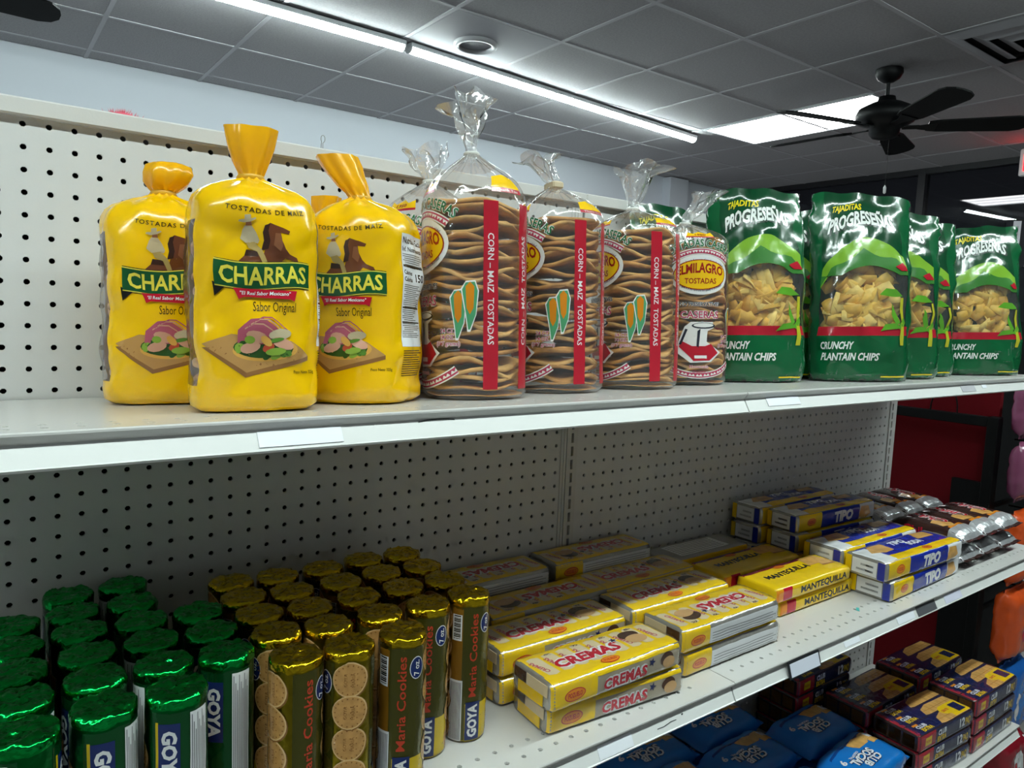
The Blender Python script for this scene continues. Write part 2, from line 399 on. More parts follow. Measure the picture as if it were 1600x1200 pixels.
# ceiling fans
black = mat('fan_black', '050608', .5, spec=.25); blade_m = mat('fan_blade', '060709', .6, var=.3, vscale=20, spec=.2)
def fan(x, y, ang0, label):
    t = thing('ceiling_fan', label, 'ceiling fan', (x, y, 45.3), (0, 0, ang0))
    ob('canopy', MB().m(black).lathe([(2.6, 0), (2.7, -.8), (2.1, -1.9), (1.0, -2.6), (.5, -2.7)], 24).build('canopy', True), t)
    ob('downrod', MB().m(black).lathe([(.4, -2.4), (.4, -6.2)], 12).build('downrod', True), t)
    ob('motor_housing', MB().m(black).lathe([(.4, -5.4), (1.6, -5.5), (1.8, -6.4), (3.2, -6.9), (5.3, -8), (5.9, -9.3), (5.5, -10.6), (4.2, -11.4), (3.0, -11.8), (2.9, -13), (2.3, -13.7), (1.4, -14), (.01, -14.1)], 32).build('motor_housing', True), t)
    bl = []
    for s_ in (1, -1):
        bl += [[(x_, s_*y_) for x_, y_ in ((8, 1.9), (10, 2.4), (23.5, 3.1), (25.2, 2.6), (26.2, 1.4), (26.4, 0))]]
    outl = bl[0]+bl[1][-2::-1]
    bm = MB().m(blade_m).prism(outl, -.15, .15, 'z').build('blade')
    brm = MB().m(black).box(3.4, -.7, -.3, 6.4, .7, -.05).prism([(6.2, -.7), (9.6, -1.7), (9.6, 1.7), (6.2, .7)], -.35, -.16, 'z').build('blade_bracket')
    for k in range(5):
        b = ob('blade', bm, t, (0, 0, -11.6), (R_(-12), 0, k*2*PI/5)); ob('blade_bracket', brm, b)
    ch = ob('pull_chain', MB().m(black).tube([(1.2, -.9, -13.6), (1.2, -.9, -23.5)], .05, 6).build('pull_chain'), t)
    ob('pull_knob', MB().m(mat('pull_knob', 'cfcfcf', .4)).lathe([(.05, -23.3), (.3, -23.8), (.28, -24.9), (.05, -25.1)], 10, (1.2, -.9, 0)).build('pull_knob', True), ch)
fan(152.35, 41.3, R_(18.7), 'black five-blade ceiling fan hanging beside the panel light')
fan(-16.5, 93.5, R_(-2), 'black ceiling fan of which only one blade tip shows above the white wall')

# exit sign, flag, poster by the storefront
ex = thing('exit_sign', 'white exit sign with lit red letters hanging by the dark window', 'exit sign', (240, 41, 36.4), (0, 0, R_(-90)))
ob('housing', MB().m(mat('sign_shell', 'd4d4d4', .5)).box(-6.2, -.9, 0, 6.2, .9, 7.6, .25).build('housing'), ex)
redl = mat('exit_red', (1, .03, .06), .5, emit=9)
V, T = text('EXIT', 0, 1.5, 4.6, 10.2, bold=.03); mb = MB().m(redl)
mb.raw([(a, -.96, b) for a, b in V], T.tolist()); ob('lettering', mb.build('lettering'), ex)
ob('hanger', MB().m(lamp_white).box(-.5, -.3, 7.4, .5, .3, 9.0).build('hanger'), ex)
fl = thing('striped_flag', 'hanging cloth flag with white and dark vertical stripes in the window', 'flag', (256, 46, 12), (0, 0, R_(-90)))
for k in range(9):
    m_ = mat('flag_white', 'd9dbe2', .8) if k % 2 else mat('flag_navy', '14161f', .8)
    x0 = -9+k*2
    ob('stripe', MB().m(m_).prism([(x0, .25*math.sin(x0)), (x0+1, .25*math.sin(x0+1)), (x0+2, .25*math.sin(x0+2)), (x0+2, .25*math.sin(x0+2)+.08), (x0+1, .25*math.sin(x0+1)+.08), (x0, .25*math.sin(x0)+.08)], 0, 14, 'z').build('stripe'), fl)
ob('rod', MB().m(win_frame).tube([(-10, .1, 14.2), (10, .1, 14.2)], .25, 8).build('rod'), fl)
ob('rod_bracket', MB().m(win_frame).box(-9.5, .2, 14, -9, 2.4, 14.4).box(9, .2, 14, 9.5, 2.4, 14.4).build('rod_bracket'), fl)
bp_ = thing('window_poster', 'small blue poster stuck on the dark window by the white wall', 'poster', (257.9, 141, 28), (0, 0, R_(-90)))
ob('sheet', MB().m(mat('poster_blue', '2c4f7c', .5)).box(-4, 0, 0, 4, .15, 14).build('sheet'), bp_)
ob('border', MB().m(mat('poster_pale', '8fa4bf', .5)).box(-4.2, -.04, 13.5, 4.2, .1, 14.6).box(-4.2, -.04, -.3, 4.2, .1, .4).build('border'), bp_)

# ================================================================== gondola shelving
enamel = mat('shelf_enamel', 'd2d0cd', .2, bump=.04, bscale=300)
panel_m = mat('pegboard_enamel', 'd0cfce', .42, bump=.03, bscale=300)
inner = mat('gondola_inside', '3a3a3c', .8)
def perf(cols, rows, hr, dx, dy, depth, conv, mb, slot=None):
    """sheet with punched holes; cells of dx by dy around each hole; conv maps (a, b, depth) to xyz"""
    if slot: oc = [(slot[0], -slot[1]), (slot[0], slot[1]), (0, slot[1]+.0001), (-slot[0], slot[1]), (-slot[0], -slot[1]), (0, -slot[1]-.0001)]
    ang = [R_(22.5+45*k) for k in range(8)]
    V = []; F = []
    for a in cols:
        for b in rows:
            o = len(V); h = dx/2; k = dy/2
            V += [conv(a+h, b+k, 0), conv(a-h, b+k, 0), conv(a-h, b-k, 0), conv(a+h, b-k, 0)]
            if slot:
                s0, s1 = slot
                for d in (0, depth): V += [conv(a+s0, b+s1, d), conv(a-s0, b+s1, d), conv(a-s0, b-s1, d), conv(a+s0, b-s1, d)]
                for j in range(4):
                    n = (j+1) % 4; F += [(o+j, o+n, o+4+n, o+4+j), (o+4+j, o+4+n, o+8+n, o+8+j)]
            else:
                for d in (0, depth): V += [conv(a+hr*math.cos(t), b+hr*math.sin(t), d) for t in ang]
                q = o+4
                F += [(o, q+1, q), (o+1, q+3, q+2), (o+2, q+5, q+4), (o+3, q+7, q+6), (o, o+1, q+2, q+1), (o+1, o+2, q+4, q+3), (o+2, o+3, q+6, q+5), (o+3, o, q, q+7)]
                for j in range(8): F.append((q+j, q+(j+1) % 8, q+8+(j+1) % 8, q+8+j))
    mb.raw(V, F)
def pegpanel(x0, n, z0, rows, xa, xb, za, zb):
    mb = MB().m(panel_m); cv = lambda a, b, d: (a, d, b)
    perf([x0+k for k in range(n)], [z0-k for k in range(rows)], .135, 1, 1, .14, cv, mb)
    L, Rr, T, B = x0-.5, x0+n-.5, z0+.5, z0-rows+.5
    for a0, b0, a1, b1 in ((xa, zb, L, za), (Rr, zb, xb, za), (L, T, Rr, za), (L, zb, Rr, B)):
        if a1-a0 > 1e-3 and b1-b0 > 1e-3: mb.raw([(a0, 0, b0), (a1, 0, b0), (a1, 0, b1), (a0, 0, b1)], [(0, 1, 2, 3)])
    return mb.build('peg_panel')
def shelf_mesh(width, D, x_first):
    """perforated plate with a folded front edge"""
    mb = MB().m(enamel); n = int(width-2); cols = [x_first+k for k in range(n)]
    cols = [c for c in cols if .5 <= c <= width-.5]
    ya, yb = -D+1.0, -D+2.0
    perf(cols, (ya, yb), .13, 1, 1, -.12, lambda a, b, d: (a, b, d), mb)
    L, Rr = cols[0]-.5, cols[-1]+.5
    for a0, b0, a1, b1 in ((0, yb+.5, width, 0), (0, ya-.5, L, yb+.5), (Rr, ya-.5, width, yb+.5), (0, -D, width, ya-.5)):
        mb.raw([(a0, b0, 0), (a1, b0, 0), (a1, b1, 0), (a0, b1, 0)], [(0, 1, 2, 3)])
    # underside sheet, folded nose, closed ends
    mb.raw([(0, -D+.3, -.16), (width, -D+.3, -.16), (width, 0, -.16), (0, 0, -.16)], [(3, 2, 1, 0)])
    mb.prism([(-D, -.002), (-D-.05, -.05), (-D-.05, -.12), (-D+.2, -.4), (-D+.3, -.4), (-D+.3, -.16)], 0, width, 'x')
    mb.box(0, -D+.3, -1.3, .09, 0, -.02).box(width-.09, -D+.3, -1.3, width, 0, -.02)
    return mb.build('shelf')
def rail_mesh(width, D):
    return MB().m(mat('price_rail', 'e4e4e2', .3)).prism([(-D+.2, -.4), (-D-.14, -1.06), (-D-.2, -1.1), (-D-.16, -1.18), (-D+.3, -1.14), (-D+.3, -.4)], .03, width-.03, 'x').build('price_rail')
SH = {}
SHELF_LABELS = {(True, 'upper'): 'tilted upper shelf carrying the yellow and clear tostada bags', (False, 'upper'): 'tilted upper shelf carrying the green chip bags',
    (True, 'middle'): 'middle shelf carrying the green and gold foil rolls', (False, 'middle'): 'middle shelf carrying the butter biscuit and blue cracker packs',
    (True, 'lower'): 'dim lower shelf under the foil rolls', (False, 'lower'): 'lower shelf carrying the blue pouches and navy cracker boxes',
    (True, 'base'): 'empty base shelf below the foil rolls', (False, 'base'): 'empty base shelf below the navy cracker boxes'}
def section(label, x0, width, panels, xfirst, upright_x, is_left):
    t = thing('gondola_section', label, 'shelving unit', (x0, 0, -66))
    def rel(me, name, z=0, par=t): return ob(name, me, par, (-x0, 0, 66))
    for p in panels: rel(pegpanel(*p), 'peg_panel')
    rel(MB().m(enamel).box(x0, -.4, .28, x0+width, 2.9, 1.08, .08).build('top_cap'), 'top_cap')
    rel(MB().m(inner).box(x0+(.2 if is_left else .7), 2.4, -65.8, x0+width-.2, 2.6, .3).build('rear_panel'), 'rear_panel')
    mb = MB().m(enamel)
    perf([upright_x], [-k-.5 for k in range(64)], 0, 1.0, 1, .2, lambda a, b, d: (a, d-.12, b), mb, slot=(.12, .36))
    mb.box(upright_x-.5, -.11, -66, upright_x-.44, 2.3, .25).box(upright_x+.44, -.11, -66, upright_x+.5, 2.3, .25)
    if not is_left: mb.box(upright_x+.5, -.1, -66, upright_x+.95, 2.3, .25)
    rel(mb.build('upright'), 'upright')
    for nm, z, D, rx in (('upper', -12.4, 14.72, -3.48), ('middle', -28.6, 15.27, 0), ('lower', -46.85, 15.05, 0), ('base', -61, 16.35, 0)):
        s = thing('gondola_shelf', SHELF_LABELS[(is_left, nm)], 'shelf', (x0+.03, -.18, z), (R_(rx), 0, 0), 'gondola shelves')
        ob('shelf_plate', shelf_mesh(width-.06, D, xfirst-x0), s)
        r_ = ob('price_rail', rail_mesh(width-.06, D), s); SH[(is_left, nm)] = (r_, D)
    ob('kick_plate', MB().m(enamel).box(0, -15.6, 0, width, -15.3, 3.6).build('kick_plate'), t)
section('long shelving section holding the yellow bags and the foil cookie rolls', -14.55, 48.0,
        [(-13, 46, 0, 14, -14.5, 32.4, .27, -13.5), (-13, 46, -16.1+2, 50, -14.5, 32.4, -13.5, -64)], -13.38, 33.45-48, True)
section('far shelving section holding the green chip bags and the flat wafer packs', 33.45, 48.35,
        [(34.87, 46, -.58, 64, 33.96, 80.7, .27, -65)], 34.5, 81.2, False)
# shared middle upright and groove trim between the two panels
t_ = thing('slotted_upright', 'white slotted upright between the two pegboard panels', 'upright', (33.45, 0, -66))
mb = MB().m(enamel)
perf([0], [65.4-k for k in range(64)], 0, 1.0, 1, .2, lambda a, b, d: (a, d-.12, b), mb, slot=(.12, .36))
ob('slotted_face', mb.build('slotted_face'), t_)
ob('channel', MB().m(enamel).box(-.5, -.11, 0, -.44, 2.3, 66.2).box(.44, -.11, 0, .49, 2.3, 66.2).box(-.44, .5, 0, .44, .6, 66).build('channel'), t_)
ob('seam_strip', MB().m(panel_m).box(-1.03, -.08, 0, -.8, -.01, 66.2).box(-.75, -.08, 0, -.54, -.01, 66.2).build('seam_strip'), t_)

# labels stuck on the price rails (parts of their shelf)
def label_on(sh, x0, x1, m, v0=.12, v1=.9, sx=0, name='price_label'):
    s, D = SH[sh]; ox = (-14.55 if sh[0] else 33.45)
    p = lambda v: (-D+.2-.34*v-.02, -.4-.66*v+.01)
    mb = MB().m(m); a, b = p(v0), p(v1)
    mb.prism([a, b, (b[0]-.015, b[1]+.01), (a[0]-.015, a[1]+.01)], x0-ox, x1-ox, 'x')
    o = ob(name, mb.build(name), s); return o
paper = mat('paper_label', 'f1f3fa', .5); greyp = mat('grey_label', 'b9b7bd', .5); darkp = mat('dark_label', '55565a', .5)
U = (True, 'upper'); UR = (False, 'upper'); LL = (True, 'middle'); LR = (False, 'middle')
label_on(U, 5.8, 8.9, paper); label_on(UR, 35.4, 38.7, paper, .0, .75); label_on(UR, 61.3, 63.8, greyp, .1, .8); label_on(UR, 65.2, 66.1, paper, .1, .5)
label_on(LL, 22.6, 25, paper, .05, .95); label_on(LR, 45.6, 47.6, paper, .3, .8); label_on(LR, 53.0, 55.6, paper); label_on(LR, 56.1, 59.2, darkp, .0, 1); label_on(LR, 60.8, 63.8, mat('lilac_label', 'dcdcee', .5), .1, .95)
s, D = SH[LR]
mb = MB().m(mat('tag_holder_black', '1c1d22', .4)); y0, z0, y1, z1 = -D-.02, -.2, -D-.3, -1.2
mb.prism([(y0, z0), (y1, z1), (y1-.08, z1), (y0-.08, z0)], 38.7-33.45, 42.2-33.45, 'x'); th = ob('tag_holder', mb.build('tag_holder'), s)
mb = MB().m(mat('tag_paper', 'dfe2f0', .5)); mb.prism([(y0-.11, z0-.1), (y1-.07, z1+.12), (y1-.09, z1+.12), (y0-.13, z0-.1)], 38.85-33.45, 42.05-33.45, 'x')
mb.m(mat('pen_ink', '3a3f66', .6))
V, T = text('Pack  Clasico  4.11', 0, 0, .3, 2.7, shear=.2)
mb.raw([(40.45-33.45+a, y0-.145-(b+.35)*0-.26*(.5-(b)), z0-.62+b) for a, b in V], T.tolist())
ob('tag_paper', mb.build('tag_paper'), th)

# ================================================================== bags on the upper shelf
TILT = R_(-3.48)
def on_upper(x, y): return (x, y, -12.4-.0608*y+.02)
def az(deg): return -R_(deg)      # front of a thing faces deg degrees from straight-out (-y) towards -x

# --- one crisp corn disc, a few variants
tost_m = mat('toasted_corn', 'dba862', .75, bump=.6, bscale=120, var=.25, vscale=45)
tost_d = mat('toasted_corn_deep', 'c98f4a', .75, bump=.6, bscale=120, var=.3, vscale=45)
def tostada_mesh(seed, r, m):
    rnd = random.Random(seed); n = 30; ph = [rnd.uniform(0, 6.3) for _ in range(4)]; am = [rnd.uniform(.05, .13) for _ in range(4)]
    V = []; F = []
    def zz(t, q): return q*q*sum(am[k]*math.sin((k+2)*t+ph[k]) for k in range(4))
    qs = (0.35, .75, .97, 1.0)
    for side in (1, -1):
        V.append((0, 0, .1*side))
        for q in qs:
            for j in range(n):
                t = 2*PI*j/n; rr = r*q*(1+.015*math.sin(3*t+ph[0])); th = .1 if q < .99 else .06
                V.append((rr*math.cos(t), rr*math.sin(t), zz(t, q)+th*side))
    def idx(s, k, j): return (0 if s > 0 else 1+len(qs)*n)+1+k*n+j % n
    for s in (1, -1):
        c = 0 if s > 0 else 1+len(qs)*n
        for j in range(n):
            f = (c, idx(s, 0, j), idx(s, 0, j+1)); F.append(f if s > 0 else f[::-1])
            for k in range(len(qs)-1):
                f = (idx(s, k, j), idx(s, k+1, j), idx(s, k+1, j+1), idx(s, k, j+1)); F.append(f if s > 0 else f[::-1])
    for j in range(n): F.append((idx(1, 3, j), idx(-1, 3, j), idx(-1, 3, j+1), idx(1, 3, j+1)))
    return mesh('tostada', V, F, m, smooth=True)
TOST = [tostada_mesh(k, 2.45, tost_m if k % 3 else tost_d) for k in range(7)]
def stack(t, n, z0, z1, seed, scale=1.0, jig=.08):
    rnd = random.Random(seed)
    for k in range(n):
        o = ob('tostada', TOST[rnd.randrange(len(TOST))], t, (rnd.uniform(-jig, jig), rnd.uniform(-jig, jig), z0+(z1-z0)*k/(n-1)), ((0, 0) if k < 2 else (rnd.uniform(-.07, .07), rnd.uniform(-.07, .07)))+(rnd.uniform(0, 6.3),))
        o.scale = (scale, scale, .25 if k == 0 else .6 if k == 1 else 1)

def bag_surf(rows, C, seed, amp, sc, ref, crease=0):
    """rows: (v, z, cx, cy, a, b, n, pleat, pk, rot)"""
    P = []; per = None
    for (v, z, cx, cy, a, b, n, pl, pk, rot) in rows:
        r, d = superring(a, b, n, C, cx, cy, rot, pl, pk, seed)
        if abs(v-ref) < 1e-6: per = d
        P.append(np.concatenate([r, np.full((C, 1), z)], 1))
    P = wrinkle(np.array(P), amp, sc, seed*3.7, 1.0, crease)
    return Surf(P, [q[0] for q in rows], np.linspace(-per/2, per/2, C+1)), per

Y = {k: pr(k, c, **kw) for k, c, kw in (('yellow', 'f4bf00', dict(rough=.2)), ('amber', 'f0ac08', {}), ('dkgreen', '14532a', {}), ('lime', 'e6d84a', {}), ('red', 'c3142c', {}),
     ('ink', '3a2c08', {}), ('white', 'e9eaec', {}), ('brown', '6b3a22', {}), ('brown2', '8a5638', {}), ('brown_dk', '3a2117', {}), ('khaki', 'a98f55', {}), ('cream', 'bfae8e', {}),
     ('board', 'b98a50', {}), ('board2', '8f6236', {}), ('pink', 'b0566a', {}), ('salmon', 'cf9a80', {}), ('leaf', '55802c', {}), ('leaf2', '86a83c', {}), ('leafdk', '2f5522', {}), ('tomato', 'b5482e', {}), ('corn', 'd9a34c', {}), ('black', '17140f', {}), ('greyink', '6d6a63', {}))}
clearf = film('clear_film')
def yellow_print(sf):
    d = Decal(sf, .02, .005, .28); u0 = .2
    d.add(Y['ink'], text('TOSTADAS DE MAÍZ', u0+.15, 7.42, .17, 2.9, bold=.012, sp=1.2, warp=arc(-9)))
    d.base()
    def Pg(m, pts, s=1.48, ox=u0-.85, oy=5.55): d.add(Y[m], poly([(ox+a*s, oy+b*s) for a, b in pts]))
    Pg('brown', [(-.05, .05), (.1, .2), (.35, .3), (.55, .25), (.62, .5), (.55, .8), (.58, .95), (.7, 1.05), (.85, 1.0), (1.02, .95), (1.2, .88), (1.16, .8), (.95, .82), (.98, .62), (1.08, .42), (1.2, .3), (1.4, .22), (1.55, -.08), (1.5, -.1), (1.36, .12), (1.1, .2), (.95, .03), (.5, 0)])
    Pg('brown_dk', [(.5, .35), (.56, .6), (.53, .8), (.58, .98), (.7, 1.03), (.66, .85), (.7, .6), (.66, .4)])
    Pg('brown2', [(.78, .5), (.82, .8), (.94, .8), (1.0, .5), (.95, .35)])
    Pg('brown_dk', [(.1, .2), (.14, .35), (.4, .32), (.42, .18)])
    Pg('cream', [(.0, .62), (.06, .85), (.12, .95), (.28, .95), (.38, .8), (.46, .6), (.42, .52), (.3, .56), (.24, .5), (.12, .52)])
    Pg('khaki', [(.14, .52), (.34, .56), (.52, .36), (.62, .06), (.5, .04), (.4, .3), (.2, .38)])
    Pg('brown2', [(.14, .95), (.15, 1.08), (.26, 1.1), (.28, .96)])
    Pg('cream', [(-.02, 1.04), (.1, 1.02), (.25, 1.05), (.38, 1.12), (.36, 1.15), (.26, 1.12), (.26, 1.22), (.13, 1.2), (.12, 1.1), (0, 1.08)])
    d.base(.03); d.st = .011
    xs = np.linspace(-1.75, 1.75, 15); f = lambda x: .09*math.sin(x*1.6-.6)-.03*x
    def ban(g, m): d.add(Y[m], band([(u0+x, 5.62+f(x)+g) for x in xs], [(u0+x, 4.72+f(x)-g) for x in xs]))
    ban(.07, 'black'); d.add(Y['black'], poly([(u0-1.82, 4.9), (u0-1.4, 4.7), (u0-1.8, 4.35)])); ban(.045, 'lime'); ban(.0, 'dkgreen')
    d.add(Y['lime'], text('CHARRAS', u0, 4.86, .62, 3.15, bold=.022, warp=lambda V: np.stack([V[:, 0], V[:, 1]+np.array([f(x) for x in V[:, 0]])], 1)))
    d.add(Y['red'], poly([(u0-1.1, 4.66), (u0+1.15, 4.6), (u0+1.05, 4.2), (u0+.9, 4.28), (u0-.75, 4.32), (u0-.92, 4.24)]))
    d.add(Y['white'], text('"El Real Sabor Mexicano"', u0+.02, 4.41, .13, 1.8, bold=.015, shear=.15))
    d.base(); d.st = .005; d.add(Y['ink'], text('Sabor Original', u0+.35, 3.8, .36, 1.55, bold=.0))
    d.add(Y['ink'], text('Peso Neto 325g', 1.75, 1.45, .12, .95, bold=.01))
    d.base(.018); d.st = .003; d.L = .22
    q = lambda m, pts: d.add(Y[m], poly([(u0+a, b) for a, b in pts]))
    q('board2', [(-2.15, 2.45), (-.75, 1.32), (1.7, 1.95), (1.7, 2.12), (1.0, 2.6)]); q('board', [(-2.15, 2.58), (-1.2, 2.95), (.9, 2.7), (1.7, 2.12), (-.7, 1.5)])
    d.add(Y['corn'], ell(-.02+u0, 2.35, 1.15, .42, 26, .03)); d.add(Y['leafdk'], ell(-.1+u0, 2.45, 1.05, .4, 22))
    rnd = random.Random(4)
    for k in range(16):
        a = rnd.uniform(0, 6.3); d.add(Y[('leaf', 'leaf2', 'leafdk')[k % 3]], ell(u0-.05+.9*math.cos(a), 2.42+.3*math.sin(a), rnd.uniform(.14, .26), rnd.uniform(.08, .15), 9, rnd.uniform(0, 3)), up=k % 4 == 0)
    q('pink', [(-1.0, 2.6), (-.95, 3.1), (-.5, 3.5), (-.1, 3.55), (.35, 3.25), (.75, 2.9), (.6, 2.55)])
    for k in range(5): d.add(Y['salmon' if k % 2 else 'pink'], band([(u0-.8+.1*k+.3*j, 2.95+.08*k+.35*math.sin(j*.8+.4)) for j in range(5)], [(u0-.8+.1*k+.3*j, 2.9+.08*k+.35*math.sin(j*.8+.4)) for j in range(5)]))
    for (a, b, rx, ry, ro, m) in ((-.3, 2.85, .38, .22, -.3, 'salmon'), (.5, 2.95, .42, .2, .1, 'cream'), (.6, 2.6, .4, .2, -.4, 'salmon'), (-.55, 2.45, .38, .2, .3, 'salmon'), (-.55, 2.75, .18, .15, 0, 'leaf2'), (.1, 2.45, .22, .16, .5, 'tomato'), (.35, 2.3, .35, .14, .1, 'leaf2'), (.35, 2.72, .3, .08, .2, 'leaf'), (.02, 2.7, .26, .14, -.8, 'corn')):
        d.add(Y[m], ell(u0+a, b, rx, ry, 12, ro))
    d.base(); d.st = .006
    x0, x1 = 2.8, 4.95
    d.add(Y['white'], rect(x0, 2.5, x1, 7.45))
    k = Y['black']
    d.add(k, text('Nutrition Facts', x0+.1, 7.05, .26, 2.0, bold=.02, anchor='l'), up=False); d.add(k, text('Inf. Nutrimental', x0+.1, 6.7, .2, 1.9, bold=.015, anchor='l'), up=False)
    d.add(k, rect(x0+.08, 6.0, x1-.08, 6.1), up=False); d.add(k, text('Calories', x0+.1, 5.68, .19, .95, bold=.02, anchor='l'), up=False); d.add(k, text('Calorías', x0+.1, 5.38, .19, .95, bold=.02, anchor='l'), up=False); d.add(k, text('150', x1-.12, 5.42, .34, anchor='r', bold=.02), up=False)
    rnd = random.Random(8)
    for j in range(34):
        v = 6.55-.09*j if j < 6 else 5.2-.085*(j-6)
        if v < 2.55: break
        d.add(Y['greyink'], rect(x0+.1+rnd.choice((0, 0, .15)), v, x1-rnd.uniform(.1, .9), v+.035), up=False)
    for v in (4.2, 3.55): d.add(k, rect(x0+.08, v, x1-.08, v+.06), up=False)
    for j in range(12): d.add(Y['ink'], rect(x0+.05, 2.3-.1*j, x1-rnd.uniform(.1, .8), 2.335-.1*j), up=False)
    return d
def yellow_bag(label, x, y, face, seed, mouth, lean):
    t = thing('tostada_bag', label, 'snack bag', on_upper(x, y), (TILT, 0, az(face)), 'yellow tostada bags on the upper shelf')
    rows = []; S = 2.42; rnd = random.Random(seed); f_ = R_(face); lw = (.8*lean, -.6*lean); lx, ly = lw[0]*math.cos(f_)-lw[1]*math.sin(f_), lw[0]*math.sin(f_)+lw[1]*math.cos(f_)
    for z, k in ((.02, .5), (.04, .88), (.25, .98), (.7, 1.0)): rows.append((z, z, 0, 0, S*k, S*k, 3.1, 0, 9, 0))
    for z in np.arange(1.0, 7.4, .2): rows.append((round(z, 2), z, 0, 0, S*(1+.012*math.sin(z*2+seed)), S*(1+.012*math.cos(z*1.7+seed)), 3.1, 0, 9, 0))
    for z, k, n, p in ((7.6, .985, 3.2, .006), (8.0, .95, 3, .012), (8.3, .87, 2.7, .025), (8.55, .74, 2.5, .05), (8.78, .56, 2.3, .08), (8.98, .36, 2.1, .12), (9.12, .22, 2, .16), (9.25, .17, 2, .16)):
        rows.append((z, z, lx*max(0, z-8.5)*.3, ly*max(0, z-8.5)*.3, S*k, S*k, n, p, 11, 0))
    for z, a, b in mouth:
        h = z-9.25; rows.append((z, z-abs(lean)*.18*h, lx*(.22+h*.75), ly*(.22+h*.75), a, b, 2.6, .05, 7, 0))
    sf, per = bag_surf(rows, 96, seed, .06, .55, .7, .3)
    me = sf.mesh('wrap', [Y['yellow'], clearf, Y['amber']])
    C = 96; mi = np.zeros(len(me.polygons), dtype=np.int32); cu = sf.cu
    for i in range(len(rows)-1):
        v = rows[i][0]
        for j in range(C):
            uc = (cu[j]+cu[j+1])/2
            if -4.9 < uc < -2.45 and .9 < v < 7.2: mi[i*C+j] = 1
            elif v > 9.1: mi[i*C+j] = 2
    me.polygons.foreach_set('material_index', mi)
    ob('wrap', me, t); ob('front_print', yellow_print(sf).build('front_print'), t)
    nk = [q for q in rows if abs(q[0]-9.25) < .01][0]
    ob('neck_tie', MB().m(mat('neck_tie', 'd9a520', .4)).lathe([(.5, -.1), (.56, 0), (.5, .1)], 16, (nk[2], nk[3], 9.2)).build('neck_tie', True), t)
    stack(t, 19, .2, 7.3, seed, .905, .02)
    return t
yellow_bag('yellow tostada bag at the front, its square-cut mouth standing straight up', 7.1, -10.25, 11, 1, [(9.5, .55, .5), (9.9, .72, .58), (10.4, .86, .62), (10.9, .97, .6), (11.15, 1.0, .6)], 0)
yellow_bag('yellow tostada bag with a crumpled round top, set back beside the bare pegboard', 4.9, -4.7, 10, 2, [(9.4, .6, .6), (9.7, .85, .8), (10.1, .95, .85), (10.45, .85, .7), (10.6, .6, .45)], .25)
yellow_bag('yellow tostada bag showing its facts panel, its mouth leaning towards the crumpled one', 12.5, -9.15, 48, 3, [(9.5, .5, .5), (9.9, .68, .6), (10.4, .82, .62), (10.9, .92, .58), (11.4, .95, .55)], -.7)
yellow_bag('yellow tostada bag almost hidden at the back between two others', 12.9, -3.3, 40, 4, [(9.5, .5, .5), (9.9, .68, .6), (10.3, .8, .6)], .2)

# --- clear bags of brown tostadas
K = {k: pr(k, c, **kw) for k, c, kw in (('bandred', 'b5172c', dict(rough=.3)), ('ovalyellow', 'f2c216', {}), ('ovalred', '9c2418', {}), ('sign_white', 'e6e4e2', {}), ('signgreen', '2c6b3f', {}), ('pinkred', 'b84560', {}), ('cob', 'd08218', {}), ('husk', '4f9a6c', {}), ('inkblue', '2d2f3c', {}))}
clear2 = film('clear_film_crisp', haze=.04, refl=1.1, bump=.8, bscale=45, extra=.04)
flare_m = film('clear_film_gathered', haze=.2, refl=2.4, bump=1.0, bscale=70, extra=.12, rough=.14)
def wavy(d, m1, m2, cx, cy, r, a0, a1, flip=1):
    n = 22; A = np.linspace(a0, a1, n)
    pt = lambda a, q: (cx+(r+q)*math.sin(a), cy+flip*((r+q)*math.cos(a)-r))
    for m, qo, qi in ((m1, .2, -.22), (m2, .14, -.16), (m1, .06, -.08)):
        top = [pt(a, qo) for a in A]; bot = [pt(a, qi) for a in A]
        d.add(m, band(top, bot) if flip > 0 else band(bot, top))
    for k in range(n-1):
        a = (A[k]+A[k+1])/2; w_ = (A[1]-A[0])*.55
        tri = [pt(a-w_, -.12), pt(a+w_, -.12), pt(a, .1 if k % 2 else .02)]
        d.add(m2, poly(tri), up=False)
